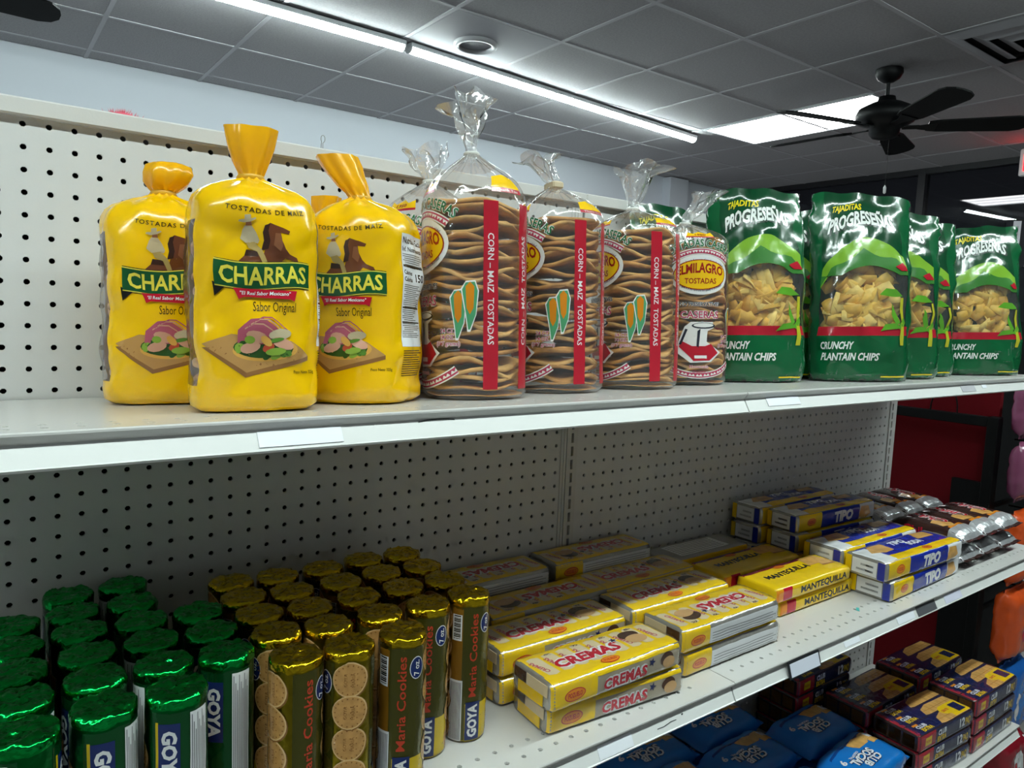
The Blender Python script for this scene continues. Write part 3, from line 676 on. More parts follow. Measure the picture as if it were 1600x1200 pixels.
def clear_print(sf):
    d = Decal(sf, .02, .007, .3)
    # big oval
    d.add(K['sign_white'], ell(0, 7.3, 2.05, 1.32, 30)); d.add(K['inkblue'], text('Siempre lleva la fama y en el producto la calidad', 0, 8.22, .14, 3.2, shear=.2, bold=.01, warp=arc(3.0)), up=False)
    d.add(K['inkblue'], text('Our fame is in the name and the quality in the product', 0, 6.2, .14, 3.2, shear=.2, bold=.01, warp=arc(-3.0)))
    d.add(K['ovalred'], ell(0, 7.3, 1.82, 1.0, 30)); d.add(K['ovalyellow'], ell(0, 7.3, 1.75, .94, 30))
    d.add(K['ovalred'], text('ELMILAGRO', 0, 7.35, .62, 3.1, bold=.035, warp=lambda V: np.stack([V[:, 0], V[:, 1]*(1-.09*np.abs(V[:, 0]))+.1-.13*V[:, 0]**2*.7], 1)), up=False)
    d.add(K['ovalred'], text('TOSTADAS', 0, 6.72, .34, 2.1, bold=.02))
    d.base()
    d.add(K['sign_white'], text('TOSTADAS CASERAS', 0, 9.15, .46, 4.9, bold=.06, warp=arc(4.0))); d.add(K['signgreen'], text('TOSTADAS CASERAS', 0, 9.15, .46, 4.9, bold=.02, warp=arc(4.0)))
    d.base(); wavy(d, K['sign_white'], K['pinkred'], 0, 8.85, 3.4, -.62, .62)
    d.base(); wavy(d, K['sign_white'], K['pinkred'], 0, .65, 4.2, -.62, .62, -1)
    d.base(); d.add(K['sign_white'], text('NO PRESERVATIVES', 0, 5.25, .23, 2.7, bold=.07)); d.add(K['inkblue'], text('NO PRESERVATIVES', 0, 5.25, .23, 2.7, bold=.02))
    d.add(K['sign_white'], text('CASERAS', 0, 4.45, .45, 2.6, bold=.07)); d.add(K['pinkred'], text('CASERAS', 0, 4.45, .45, 2.6, bold=.02))
    d.base()
    q = lambda m, pts: d.add(K[m], poly(pts))
    q('sign_white', [(-1.5, 2.6), (-1.0, 3.9), (-.6, 4.2), (.9, 4.2), (.95, 3.8), (.55, 3.6), (.5, 2.9), (1.5, 2.2), (.8, 1.55), (-.6, 1.5), (-1.4, 2.1)])
    d.add(K['inkblue'], ell(.25, 3.95, .8, .2, 18)); d.add(K['sign_white'], ell(.25, 3.98, .68, .14, 18))
    q('bandred', [(-1.35, 2.55), (-1.2, 2.95), (-.5, 2.6), (.4, 2.6), (.8, 2.75), (1.3, 2.15), (.7, 1.65), (-.4, 1.62), (-.75, 2.0)])
    q('inkblue', [(-.2, 2.6), (-.15, 3.6), (.05, 3.75), (.0, 3.1), (-.05, 2.5)]); q('inkblue', [(-1.35, 2.7), (-.95, 3.75), (-.8, 3.7), (-1.2, 2.7)])
    d.add(K['sign_white'], rect(-.35, 1.78, .5, 1.98))
    d.base(); d.add(K['sign_white'], text('Homemade', 0, 1.15, .2, 1.3, bold=.06)); d.add(K['pinkred'], text('Homemade', 0, 1.15, .2, 1.3, bold=.01)); d.add(K['pinkred'], text('Quality', 0, .82, .18, .9, bold=.01))
    d.base()
    for s_, v in (('24 CT.', 3.15), ('14 OZ.', 2.85), ('(397 grams)', 2.55)):
        d.add(K['sign_white'], text(s_, 1.95, v, .19, None, bold=.07), up=False)
    d.o += .004
    for s_, v in (('24 CT.', 3.15), ('14 OZ.', 2.85), ('(397 grams)', 2.55)): d.add(K['pinkred'], text(s_, 1.95, v, .19, None, bold=.015), up=False)
    d.o += .004
    d.base()
    for cx, cy in ((2.5, 4.2), (3.05, 4.6)):
        q('sign_white', [(cx-.42, cy+.6), (cx-.2, cy+.95), (cx+.25, cy+1.0), (cx+.42, cy+.5), (cx+.3, cy-.6), (cx+.02, cy-1.4), (cx-.12, cy-1.4), (cx-.2, cy-.7)])
        q('husk', [(cx-.36, cy+.55), (cx-.2, cy+.88), (cx+.22, cy+.92), (cx+.36, cy+.5), (cx+.26, cy-.6), (cx+.0, cy-1.3), (cx-.08, cy-1.3), (cx-.16, cy-.65)])
        d.add(K['cob'], poly([(cx-.2, cy+.7), (cx, cy+.92), (cx+.2, cy+.7), (cx+.16, cy-.3), (cx, cy-.6), (cx-.15, cy-.3)]))
    d.base()
    for u, a in ((4.05, -PI/2), (6.0, PI/2)):
        d.add(K['bandred'], rect(u-.37, .5, u+.37, 9.3))
        d.add(K['sign_white'], text('CORN – MAIZ  TOSTADAS', u, 5.2, .3, 5.2, bold=.012, rot=a, anchor='c', warp=lambda V: V-np.array([0, .15])))
    d.base()
    d.add(K['ovalyellow'], poly([(-1.0, 9.95), (-.9, 10.5), (-.5, 10.3), (0, 10.6), (.5, 10.3), (.9, 10.5), (1.0, 9.95)])); d.add(K['bandred'], rect(-1.0, 9.8, 1.0, 9.95))
    d.add(K['ovalred'], text('1950', 0, 10.05, .2, .8, bold=.02))
    u = 5; d.base()
    d.add(K['ovalyellow'], poly([(u-.9, 10.0), (u-.7, 10.6), (u, 10.75), (u+.7, 10.6), (u+.9, 10.0)])); d.add(K['bandred'], rect(u-.9, 9.75, u+.9, 9.98)); d.add(K['sign_white'], text('Thank You', u, 9.8, .14, 1.3))
    return d
def clear_bag(label, x, y, face, seed, H, lean, flare, tie=False, neck=2.0):
    t = thing('clear_tostada_bag', label, 'snack bag', on_upper(x, y), (TILT, 0, az(face)), 'clear tostada bags on the upper shelf')
    S = 2.5; rows = []; top = 9.5; f_ = R_(face)
    def lw(a): return (.8*a*math.cos(f_)+.6*a*math.sin(f_), .8*a*math.sin(f_)-.6*a*math.cos(f_))
    ln = lean; lean = lw(ln); fd = lw(1)
    for z, k in ((.02, .5), (.04, .9), (.3, .99), (.7, 1.0)): rows.append((z, z, 0, 0, S*k, S*k, 2.5, 0, 9, 0))
    for z in np.arange(1.1, top, .45): rows.append((round(z, 2), z, 0, 0, S, S, 2.5, 0, 9, 0))
    zn = H
    for f, k, p in ((.0, .99, .005), (.18, .93, .012), (.36, .82, .03), (.54, .64, .06), (.7, .44, .1), (.84, .26, .16), (.94, .15, .2), (1, .12, .2)):
        z = top+.15+(zn-top-.15)*f; v = top+.15+(12.2-top-.15)*f
        rows.append((v, z, lean[0]*f*f*.6, lean[1]*f*f*.6, S*k, S*k, 2.4, p, 13, 0))
    nx, ny = lean[0]*.6, lean[1]*.6
    for f in (.1, .25, .45, .65, .85, 1):
        a = .25+flare[0]*f; h = flare[1]*f
        rows.append((12.2+f*3, zn+h*math.cos(flare[2]), nx+h*math.sin(flare[2])*fd[0], ny+h*math.sin(flare[2])*fd[1], a, a*.6, 2.2, .2, 5, f*.6))
    sf, per = bag_surf(rows, 72, seed, .06, .6, .7)
    P = sf.P; rnd = random.Random(seed)
    n0 = len(rows)-6
    for i in range(n0, len(rows)):       # ragged, crumpled mouth
        for j in range(72):
            q = Vector((P[i, j, 0]*1.6+seed*5, P[i, j, 1]*1.6, P[i, j, 2]*1.1)); f = (i-n0+1)/6
            P[i, j] += np.array(noise.noise_vector(q))*.75*f
    sf.Q = np.concatenate([P, P[:, :1]], 1)
    me = sf.mesh('film', [clear2, flare_m]); mi = np.zeros(len(me.polygons), dtype=np.int32)
    mi[(n0-4)*72:] = 1; me.polygons.foreach_set('material_index', mi)
    ob('film', me, t); ob('film_print', clear_print(sf).build('film_print'), t)
    stack(t, 24, .2, 9.25, seed, .97, .05)
    if tie: ob('neck_clip', MB().m(mat('clip_beige', 'c9b89a', .6)).box(nx-.55, ny-.35, zn-.15, nx+.55, ny+.35, zn+.25, .08).build('neck_clip'), t)
    else: ob('neck_tie', MB().m(mat('tie_clear', 'dcdcd8', .3)).lathe([(.36, -.08), (.42, 0), (.36, .08)], 14, (nx, ny, zn)).build('neck_tie', True), t)
    return t
clear_bag('clear tostada bag with the tallest gathered mouth, beside the yellow facts panel', 18.15, -9.75, 104, 11, 12.0, -.2, (1.0, 2.7, -.05))
clear_bag('clear tostada bag second from the yellow bags, closed with a beige clip', 24.7, -8.3, 98, 12, 11.5, -.3, (.95, 2.0, -.5), True)
clear_bag('clear tostada bag third from the yellow bags, squat gathered mouth', 31.1, -8.2, 105, 13, 11.0, -.3, (1.1, 2.7, .15))
clear_bag('clear tostada bag with its oval front label facing the aisle, beside the green chip bags', 38.0, -6.7, 33, 14, 11.0, -.6, (.7, 2.9, .7))
clear_bag('clear tostada bag pushed to the pegboard, mouth showing behind the tallest one', 19.0, -3.9, 70, 15, 11.8, 0, (1.0, 1.9, -.1))

# --- green chip bags
G = {k: pr(k, c, **kw) for k, c, kw in (('bag_green', '0f5a33', dict(rough=.16, bump=.35, bscale=40)), ('bag_deep', '0b4427', dict(rough=.16, bump=.35, bscale=40)), ('hill', '7fb032', {}), ('hill_dk', '3b7a33', {}), ('bagred', 'b51b2e', {}), ('bagwhite', 'e4e8e4', {}), ('bagyellow', 'e3d21c', {}), ('bagshadow', '3a463e', {}), ('leafgreen', '5da12a', {}), ('stemyellow', 'b7b52a', {}))}
chip_ms = [mat('chip_'+str(k), c, .55, bump=.3, bscale=150, var=.18, vscale=50) for k, c in enumerate(('f0c352', 'e8b441', 'f5d272', 'd9a136'))]
def chip_mesh(seed, m):
    r = random.Random(seed); a, b = r.uniform(.6, .95), r.uniform(.35, .55); cv = r.uniform(.15, .5); tw = r.uniform(-.5, .5)
    V = []; F = []
    for s in (.03, -.03):
        for i in range(5):
            for j in range(3):
                x = -a+2*a*i/4; y = (-b+b*j)*(1-.25*(abs(i-2)/2)**2); V.append((x, y, s+cv*(1-(x/a)**2)*.6+tw*x*y*.6))
    q = lambda s, i, j: s*15+i*3+j
    for i in range(4):
        for j in range(2): F += [(q(0, i, j), q(0, i+1, j), q(0, i+1, j+1), q(0, i, j+1)), (q(1, i, j+1), q(1, i+1, j+1), q(1, i+1, j), q(1, i, j))]
        F += [(q(1, i, 0), q(1, i+1, 0), q(0, i+1, 0), q(0, i, 0)), (q(0, i, 2), q(0, i+1, 2), q(1, i+1, 2), q(1, i, 2))]
    for i, fl_ in ((0, 0), (4, 1)):
        for j in range(2):
            f = (q(0, i, j), q(0, i, j+1), q(1, i, j+1), q(1, i, j)); F.append(f if not fl_ else f[::-1])
    return mesh('plantain_chip', V, F, m, smooth=True)
CHIP = [chip_mesh(k, chip_ms[k % 4]) for k in range(10)]
chip_film = film('chip_bag_film', haze=.05, refl=1.4, bump=.7, bscale=30, extra=.03)
def chip_print(sf, per):
    d = Decal(sf, .02, .007, .4); hp = per/2-.01
    d.add(G['bag_green'], rect(-hp, .02, hp, 3.35)); d.add(G['bagred'], rect(-3.4, 3.3, 3.4, 3.95))
    d.add(G['bag_green'], rect(3.3, 3.3, hp, 13.9), up=False); d.add(G['bag_green'], rect(-hp, 3.3, -3.3, 13.9))
    xs = np.linspace(-3.35, 3.35, 17); hill = [10.4-.16*(x-.4)**2 for x in xs]
    d.add(G['bag_deep'], band([(x, 13.9) for x in xs], [(x, h-.1) for x, h in zip(xs, hill)]))
    d.add(G['hill'], band([(x, h) for x, h in zip(xs, hill)], [(x, h-.95-.5*abs(math.sin(x*1.3))) for x, h in zip(xs, hill)]))
    d.add(G['hill_dk'], band([(x, h-.8-.5*abs(math.sin(x*1.3))) for x, h in zip(xs, hill)], [(x, max(7.6, h-2.1)) for x, h in zip(xs, hill)]))
    wv = lambda V: np.stack([V[:, 0], V[:, 1]+.08*V[:, 0]-.06*V[:, 0]**2+.12], 1)
    d.add(G['bagshadow'], text('PROGRESEÑAS', .13, 11.18, .95, 5.9, bold=.05, shear=.2, warp=wv)); d.add(G['bagwhite'], text('PROGRESEÑAS', 0, 11.3, .95, 5.9, bold=.04, shear=.2, warp=wv))
    d.add(G['bagyellow'], text('TAJADITAS', -1.2, 12.4, .45, 2.9, bold=.03, shear=.2, warp=wv))
    d.add(G['bagwhite'], text('CRUNCHY', -3.05, 2.35, .5, 2.3, bold=.03, shear=.25, anchor='l'), up=False); d.add(G['bagwhite'], text('PLANTAIN CHIPS', -3.05, 1.55, .5, 4.0, bold=.03, shear=.25, anchor='l'))
    d.add(G['bagyellow'], rect(1.2, .35, 3.2, .45))
    for pts in ([(1.0, 6.2), (1.5, 6.65), (2.3, 6.6), (2.9, 6.1), (2.3, 6.05), (1.6, 6.1)], [(1.0, 3.6), (1.4, 4.1), (2.3, 4.2), (2.4, 3.8), (1.5, 3.7)], [(2.2, 4.0), (1.9, 4.8), (2.0, 5.6), (2.3, 4.8), (2.5, 4.2)], [(2.3, 3.9), (2.9, 4.6), (3.1, 4.2), (2.6, 3.7)]):
        d.add(G['leafgreen'], poly(pts), up=False)
    d.add(G['stemyellow'], poly([(2.5, 2.6), (2.65, 4.4), (2.75, 6.0), (2.95, 6.0), (2.9, 4.2), (2.8, 2.6)]))
    d.add(G['bagred'], poly([(2.2, 8.2), (2.9, 8.5), (3.3, 7.9), (2.6, 7.9)]))
    return d
def chip_bag(label, x, y, face, seed, n=70, H=13.9, lean=0, fill=8.3, flat=1):
    t = thing('chip_bag', label, 'snack bag', on_upper(x, y), (TILT, 0, az(face)), 'green plantain chip bags on the upper shelf')
    rows = []
    for v, a, b, nn in ((.0, 2.0, .8, 3), (.05, 3.3, 1.75, 3), (.5, 3.45, 1.95, 3), (1.3, 3.5, 2.0, 3), (2.2, 3.5, 2.05, 2.8), (3.2, 3.5, 2.05, 2.7), (4.2, 3.5, 2.05, 2.6), (5.2, 3.5, 2.0, 2.6), (6.2, 3.5, 1.95, 2.5), (7.2, 3.5, 1.85, 2.4), (8.2, 3.52, 1.65, 2.3), (9.2, 3.55, 1.4, 2.2), (10.0, 3.58, 1.15, 2.1), (10.8, 3.6, .9, 2), (11.6, 3.62, .65, 2), (12.3, 3.64, .4, 2), (12.9, 3.65, .16, 2), (13.1, 3.65, .06, 2), (13.5, 3.65, .05, 2), (13.9, 3.65, .05, 2)):
        z = v*H/13.9; a = a-.02*max(0, v-8); b = b*flat; rows.append((v, z, lean*max(0, v-6)**1.5*.05, .012*max(0, v-6)**2, a, b, nn, 0, 3, 0))
    sf, per = bag_surf(rows, 80, seed, .1, .45, 3.2, .45)
    P = sf.P; rs = random.Random(seed*3); sl, bw_, ph = rs.uniform(-.12, .12), rs.uniform(.3, .6), rs.uniform(0, 6)
    for i, r_ in enumerate(rows):      # slumped, bowed top seal
        q = max(0, (r_[0]-8)/5.9); x_ = P[i, :, 0]
        P[i, :, 2] += q*(-bw_*(x_/3.6)**2+sl*x_+.1*np.sin(x_*2.4+ph)); P[i, :, 1] += q*q*(.35*np.sin(x_*.9+ph)+.12*np.sin(x_*2.6+ph))
    sf.Q = np.concatenate([P, P[:, :1]], 1)
    ob('film', sf.mesh('film', chip_film), t); ob('film_print', chip_print(sf, per).build('film_print'), t)
    rnd = random.Random(seed)
    for k in range(n):
        fz = rnd.random(); zz = 3.2+(fill-3.2)*fz; ly = rnd.choice((.4, .55, .8)); b = np.interp(zz, [3, 6, 8.5, 10], [1.75, 1.7, 1.3, 1.0])*flat
        xx = rnd.uniform(-2.4, 2.4); ly += .35*(fz > .8)+.3*(abs(xx) > 1.9); yy = -b*math.sqrt(max(.05, 1-(abs(xx)/3.5)**2.5))+ly
        o = ob('plantain_chip', CHIP[rnd.randrange(10)], t, (xx, yy, zz*H/13.9), (PI/2+rnd.uniform(-.9, .9), rnd.uniform(-1.5, 1.5), rnd.uniform(-.5, .5)-.25*xx*0))
    return t
chip_bag('green chip bag standing right behind the clear bag with the oval label', 45.0, -7.0, 40, 21, 120, 14.4)
chip_bag('green chip bag turned squarely to the aisle, its lettering fully readable', 52.9, -10.7, 47, 22, 120, 14.5)
chip_bag('green chip bag tucked behind, between the first two of its row', 51.9, -4.2, 50, 23, 35, 13.9)
chip_bag('third green chip bag along the shelf front, one big curled chip against its film', 60.2, -9.6, 52, 24, 90, 14.2)
chip_bag('fourth green chip bag along the shelf front, narrow between its neighbours', 66.9, -8.0, 52, 25, 60, 14.1)
chip_bag('last green chip bag at the far end of the upper shelf', 75.6, -10.2, 48, 26, 90, 14.2)
chip_bag('green chip bag peeking over the clear bag with the oval label', 40.4, -2.6, 0, 27, 8, 13.3, 0, 6, .5)
chip_bag('green chip bag at the pegboard behind the third and fourth of its row', 61.0, -3.2, 20, 28, 10, 13.9)

# ================================================================== foil cookie rolls on the middle shelf
MZ = -28.58
ORD = ['first', 'second', 'third', 'fourth', 'fifth', 'sixth', 'seventh']
def foil(name, col, rough=.22, s=.7):
    return mat(name, col, rough, metal=1, bump=s, bscale=90, bdet=2, bdist=.005, ridge=45 if s > .5 else 25)
gold = foil('gold_foil', 'd2b01c'); gold_side = foil('gold_foil_dark_reflection', '8c7a1c', .3, .35); grn = foil('green_foil', '10b04a'); grn_side = foil('green_foil_side', '0b6e30', .3, .35)  # gold sides darker: reflected dark surroundings put into the foil colour
ck = {k: pr('roll_'+k, c, **kw) for k, c, kw in (('cookie', 'c08f52', dict(var=.15, vscale=120)), ('cookie_edge', 'd9b47c', {}), ('cookie_dot', '8a5f30', {}), ('red', 'b8391f', {}), ('blue', '14265e', {}), ('white', 'dfe0e2', {}), ('ink', '55565c', {}), ('yellow', 'c9ab14', dict(rough=.25)), ('wood', '7a5414', {}), ('black', '141414', {}), ('dark_reflection', '4d4a14', dict(rough=.25, metal=.5)), ('darkgreen', '0a5428', dict(rough=.2, metal=.6)))}
def roll_surf(seed):
    rows = []
    for v, z, r in ((0, .0, .5), (.03, .01, .92), (.15, .1, 1.01)): rows.append((v, z, 0, 0, r, r, 2.2, 0, 6, 0))
    for v in np.linspace(.5, 6.7, 14): rows.append((v, v, 0, 0, 1.02, 1.02, 2.2, 0, 6, 0))
    for v, z, r in ((6.95, 6.95, 1.03), (7.1, 7.12, 1.035), (7.2, 7.22, 1.01), (7.3, 7.28, .94), (7.36, 7.3, .86), (7.42, 7.31, .77), (7.48, 7.31, .66), (7.54, 7.31, .54), (7.6, 7.3, .42), (7.66, 7.3, .3), (7.7, 7.3, .18), (7.74, 7.29, .03)): rows.append((v, z, 0, 0, r, r, 2.2, .02, 7, 0))
    sf, per = bag_surf(rows, 48, seed, .02, 1.2, .5)
    P = sf.P
    for i in range(17, len(rows)):
        for j in range(48):
            q = Vector((P[i, j, 0]*2.2+seed*9, P[i, j, 1]*2.2, 0)); P[i, j, 2] += .08*noise.noise(q)+.16*(abs(noise.noise(q*1.7))-.25)+.07*(abs(noise.noise(q*3.6))-.25)
            if i < 21: P[i, j, :2] *= 1+.03*noise.noise(Vector((j*.9, i*.7, seed)))
    sf.Q = np.concatenate([P, P[:, :1]], 1)
    return sf, per
def cookie(d, u, v, r=.72):
    d.base(.016 if round(v/1.36) % 2 else .026)
    d.add(ck['cookie_dot'], ell(u+.03, v-.04, r+.02, r+.02, 22), up=False); d.o += .003
    d.add(ck['cookie_edge'], ell(u, v, r, r, 22)); d.add(ck['cookie'], ell(u-.01, v, r-.05, r-.05, 22))
    for k in range(18):
        a = k*2*PI/18; d.add(ck['cookie_dot'], ell(u+(r-.13)*math.cos(a), v+(r-.13)*math.sin(a), .035, .035, 5), up=False)
    for a in range(-1, 2):
        for b in range(-1, 2): d.add(ck['cookie_dot'], ell(u+a*.24+.03, v+b*.24, .03, .03, 5), up=False)
    d.add(ck['cookie_dot'], text('GOYA', u-.12, v, .13, .55, rot=PI/2), up=False); d.add(ck['cookie_dot'], text('MARIA', u+.18, v, .13, .6, rot=PI/2))
def gold_proto(seed):
    sf, per = roll_surf(seed); P = Proto()
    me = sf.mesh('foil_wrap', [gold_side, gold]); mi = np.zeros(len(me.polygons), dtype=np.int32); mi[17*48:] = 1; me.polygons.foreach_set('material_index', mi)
    P.add('foil_wrap', me); d = Decal(sf, .012, .005, .2)
    for u in (0, per/2):
        d.base(.008); d.add(ck['dark_reflection'], rect(u-.62, .1, u+1.05, 6.9)); d.add(ck['yellow'], rect(u-.35, .1, u+1.2, 2.0))  # dark panel paints the gold foil's reflection of dark surroundings
        d.add(ck['red'], text('Maria Cookies', u+.18, 2.35, .36, 4.2, bold=.012, rot=PI/2, anchor='l')); d.add(ck['white'], ell(u+.64, 6.0, .32, .5, 18)); d.add(ck['blue'], ell(u+.64, 6.0, .29, .46, 18))
        d.add(ck['white'], text('7 oz.', u+.75, 6.0, .24, .66, bold=.012, rot=PI/2))
        d.add(ck['blue'], rect(u-.32, .2, u+.4, 2.1)); d.add(ck['white'], text('GOYA', u+.24, 1.15, .42, 1.65, bold=.045, rot=PI/2))
    for u in (1.72, -1.85):
        for k in range(5): cookie(d, u, .75+1.36*k)
    d.base(.012); d.add(ck['wood'], rect(-1.15, 3.0, -.55, 6.8)); d.add(ck['white'], rect(-1.2, .15, -.5, 3.2)); d.add(ck['white'], rect(-1.1, 5.2, -.6, 6.5))
    for k in range(9): d.add(ck['ink'], rect(-1.15+.07*k, .2, -1.12+.07*k, 3.1), up=False)
    for k in range(14): d.add(ck['black'], rect(-1.02, 5.3+.085*k, -.66, 5.33+.085*k+(.03 if k % 3 else .0)), up=False)
    P.add('printed_label', d.build('printed_label')); return P
def green_proto(seed):
    sf, per = roll_surf(seed); P = Proto()
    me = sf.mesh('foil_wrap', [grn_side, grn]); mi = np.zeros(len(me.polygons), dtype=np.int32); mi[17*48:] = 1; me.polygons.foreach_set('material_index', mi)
    P.add('foil_wrap', me); d = Decal(sf, .012, .005, .2)
    for u, nut in ((0, True), (per/2, False)):
        d.base(.008); d.add(ck['darkgreen'], rect(u-.65, .1, u+1.6, 6.85)); d.add(ck['yellow'], rect(u-.52, 3.9, u-.42, 6.5)); d.add(ck['blue'], rect(u-.42, 4.0, u+.3, 6.45)); d.add(ck['white'], text('GOYA', u-.27, 5.2, .44, 2.0, bold=.045, rot=-PI/2))
        if nut:
            d.add(ck['white'], rect(u+.62, 1.6, u+1.35, 6.75))
            for k in range(9): d.add(ck['ink'], rect(u+.67+.07*k, 1.7, u+.695+.07*k, 6.65-.3*(k % 3)), up=False)
    for u in (-1.5, 2.55):
        for k in range(4): cookie(d, u, 1.0+1.36*k, .62)
    P.add('printed_label', d.build('printed_label')); return P
GP = [gold_proto(k) for k in (31, 32, 33)]; NP = [green_proto(k) for k in (41, 42, 43)]
rnd = random.Random(5)
gcols = [(7.95, [-13.0, -10.6, -8.35, -6.1, -3.95]), (10.15, [-13.25, -11.0, -8.75, -6.5, -4.25]), (12.6, [-13.3, -11.05, -8.8, -6.55, -4.3]), (14.95, [-11.25, -8.75, -6.4, -4.1]), (17.3, [-11.15, -8.9, -6.6, -4.3])]
face = {(0, 0): -8+180, (1, 0): 115, (2, 0): 28, (3, 0): 26, (4, 0): 14}
for c, (x, ys) in enumerate(gcols):
    for k, y in enumerate(ys):
        a = face.get((c, k), rnd.uniform(0, 360))
        GP[(c+k) % 3].put('gold_cookie_roll', f'gold foil cookie roll, {ORD[k]} from shelf edge, {ORD[c]} column from the green rolls', 'cookie roll', (x+rnd.uniform(-.04, .04), y, MZ), az(a), 'gold foil cookie rolls')
ncols = [(5.75, [-11.3, -9.05, -6.8]), (3.5, [-13.25, -11.0, -8.75, -6.5, -4.2, -1.95+.2]), (1.2, [-13.2, -10.95, -8.7, -6.4, -4.15, -1.9]), (-1.1, [-13.6, -11.3, -9.0, -6.7, -4.4])]
nface = {(0, 0): 38, (1, 0): 22, (2, 0): 6, (3, 0): 100}
for c, (x, ys) in enumerate(ncols):
    for k, y in enumerate(ys):
        a = nface.get((c, k), rnd.uniform(0, 360))
        NP[(c+k) % 3].put('green_cookie_roll', f'green foil cookie roll, {ORD[k]} from shelf edge, {ORD[c]} column from the gold rolls', 'cookie roll', (x, y, MZ), az(a), 'green foil cookie rolls')

# ================================================================== flat packs
class PackDecal(Decal):
    """print placed on a face of a pack: 'top' (x, back), 'front' (x, up), 'back' (x seen from behind, up), 'left' end drawn flat elsewhere"""
    lastf = None
    def on(s, face, m, g, up=True):
        if face != s.lastf: s.o = .012; s.lastf = face
        V, T = subdiv(*g, s.L); D, H, k = s.dim
        x = V[:, 0]; q = V[:, 1]
        if face == 'top': u = (D/2-q)*k
        elif face == 'front': u = (D/2+(H-q))*k
        else: u = -(D/2+(H-q))*k; x = -x
        if m not in s.ms: s.ms.append(m)
        X = s.sf.at(u, x, s.o); s.V.append(X); s.F.append(T+s.n); s.M += [s.ms.index(m)]*len(T); s.n += len(X)
        if up: s.o += s.st
def pack_surf(L, D, H, seed, amp=.05, fin=0, nn=7, lump=0, sag=0):
    C = 48; xs = [(-L/2, .05), (-L/2+.01, .6), (-L/2+.04, .9), (-L/2+.18, 1.0)] if not fin else [(-L/2-fin, .04), (-L/2, .04), (-L/2+.25, .5), (-L/2+.7, .85), (-L/2+1.3, 1)]
    mid = np.linspace(xs[-1][0], -xs[-1][0], max(10, int(L*1.6)))[1:-1]
    rows = xs+[(m, 1.0) for m in mid]+[(-a, b) for a, b in reversed(xs)]
    P = []; rv = []; per = None
    for x, sc in rows:
        a, b = (D/2*(sc if not fin else (1 if sc > .5 else .97)), H/2*sc)
        hb = max(b, .02)
        r, d = superring(max(a, .05), hb, nn if not fin else 2.6+1.2*sc, C)
        per = max(per or 0, d)
        z = r[:, 1]+(H/2)
        if lump: z = z+np.where(r[:, 1] > 0, lump*abs(math.sin(x*PI/L*6)), 0)
        P.append(np.stack([np.full(C, x), r[:, 0], z], 1)); rv.append(x)
    P = np.array(P)
    for i in range(len(rows)):
        for j in range(C):
            q = Vector((P[i, j, 0]*.8+seed*7, P[i, j, 1]*.9, P[i, j, 2]*1.3)); v = noise.noise_vector(q)+noise.noise_vector(q*2.6)*.5
            P[i, j] += np.array((v.x*.3, v.y, v.z))*amp*(0 if P[i, j, 2] < H*.12 else 1)
    sf = Surf(P, rv, np.linspace(0, per, C+1)); return sf, per/(2*(D+H))
def pack(L, D, H, seed, m, draw, name='wrap', wrap=False, ends=(), **kw):
    sf, k = pack_surf(L, D, H, seed, **kw); P = Proto(); P.add(name, sf.mesh(name, m))
    d = PackDecal(sf, .014, .004, .16); d.dim = (D, H, k); draw(d, L, D, H)
    P.add('printed_label', d.build('printed_label')); P.H = H
    if wrap:
        s2, _ = pack_surf(L+.14, D+.1, H+.1, seed+40, amp=.055, nn=5)
        P.add('overwrap', s2.mesh('overwrap', overwrap), loc=(0, 0, -.03))
    for c, y0, z0, y1, z1 in ends:
        for sg in (-1, 1): P.add('end_label', MB().m(Q[c]).box(sg*(L/2+.03), y0*D, z0*H, sg*(L/2+.06), y1*D, z1*H).build('end_label'))
    return P
overwrap = film('overwrap_film', haze=.008, refl=.75, rough=.12, bump=.9, bscale=60, extra=.01, ridge=45)
Q = {k: pr('pack_'+k, c, **kw) for k, c, kw in (('yellow', 'efc412', dict(rough=.18)), ('silver', 'b9b4ac', dict(metal=.6, rough=.25, bump=.8, bscale=90)), ('clear', 'a89a86', dict(rough=.2, bump=.6)), ('white', 'e2e2e4', {}), ('red', 'c2182f', {}), ('navy', '1c2452', {}), ('cookie', 'c99e6c', {}), ('cookied', '4a2f22', {}), ('beige', 'd9c4a0', {}), ('pink', 'b9545e', {}), ('orange', 'e88a1c', {}), ('ink', '77777a', {}), ('black', '15181c', {}), ('blue', '1c2f9a', dict(rough=.18)), ('cracker', 'd8a35a', dict(var=.15, vscale=80)), ('crackerd', 'a8712f', {}), ('brown', '3a2320', dict(rough=.2)), ('maroon', '8c1f2e', {}), ('foil', 'd0d1d5', dict(metal=.55, rough=.32, bump=1.0, bscale=80, ridge=40)), ('deepblue', '101c4e', dict(rough=.16)), ('clubred', 'a81f30', {}), ('sky', '1272c4', dict(rough=.18)), ('skyd', '0d3f86', dict(rough=.18)), ('wrapdark', '3b2a26', dict(rough=.15)), ('grey', '9d9a98', dict(rough=.25)))}
def badge(d, f, x, y, w_=.9, h=.34, word='POZUELO'):
    d.on(f, Q['red'], ell(x, y, w_/2+.05, h/2+.05, 18)); d.on(f, Q['orange'], ell(x, y, w_/2, h/2, 18)); d.on(f, Q['red'], text(word, x, y-h*.2, h*.42, w_*.72, bold=.02))
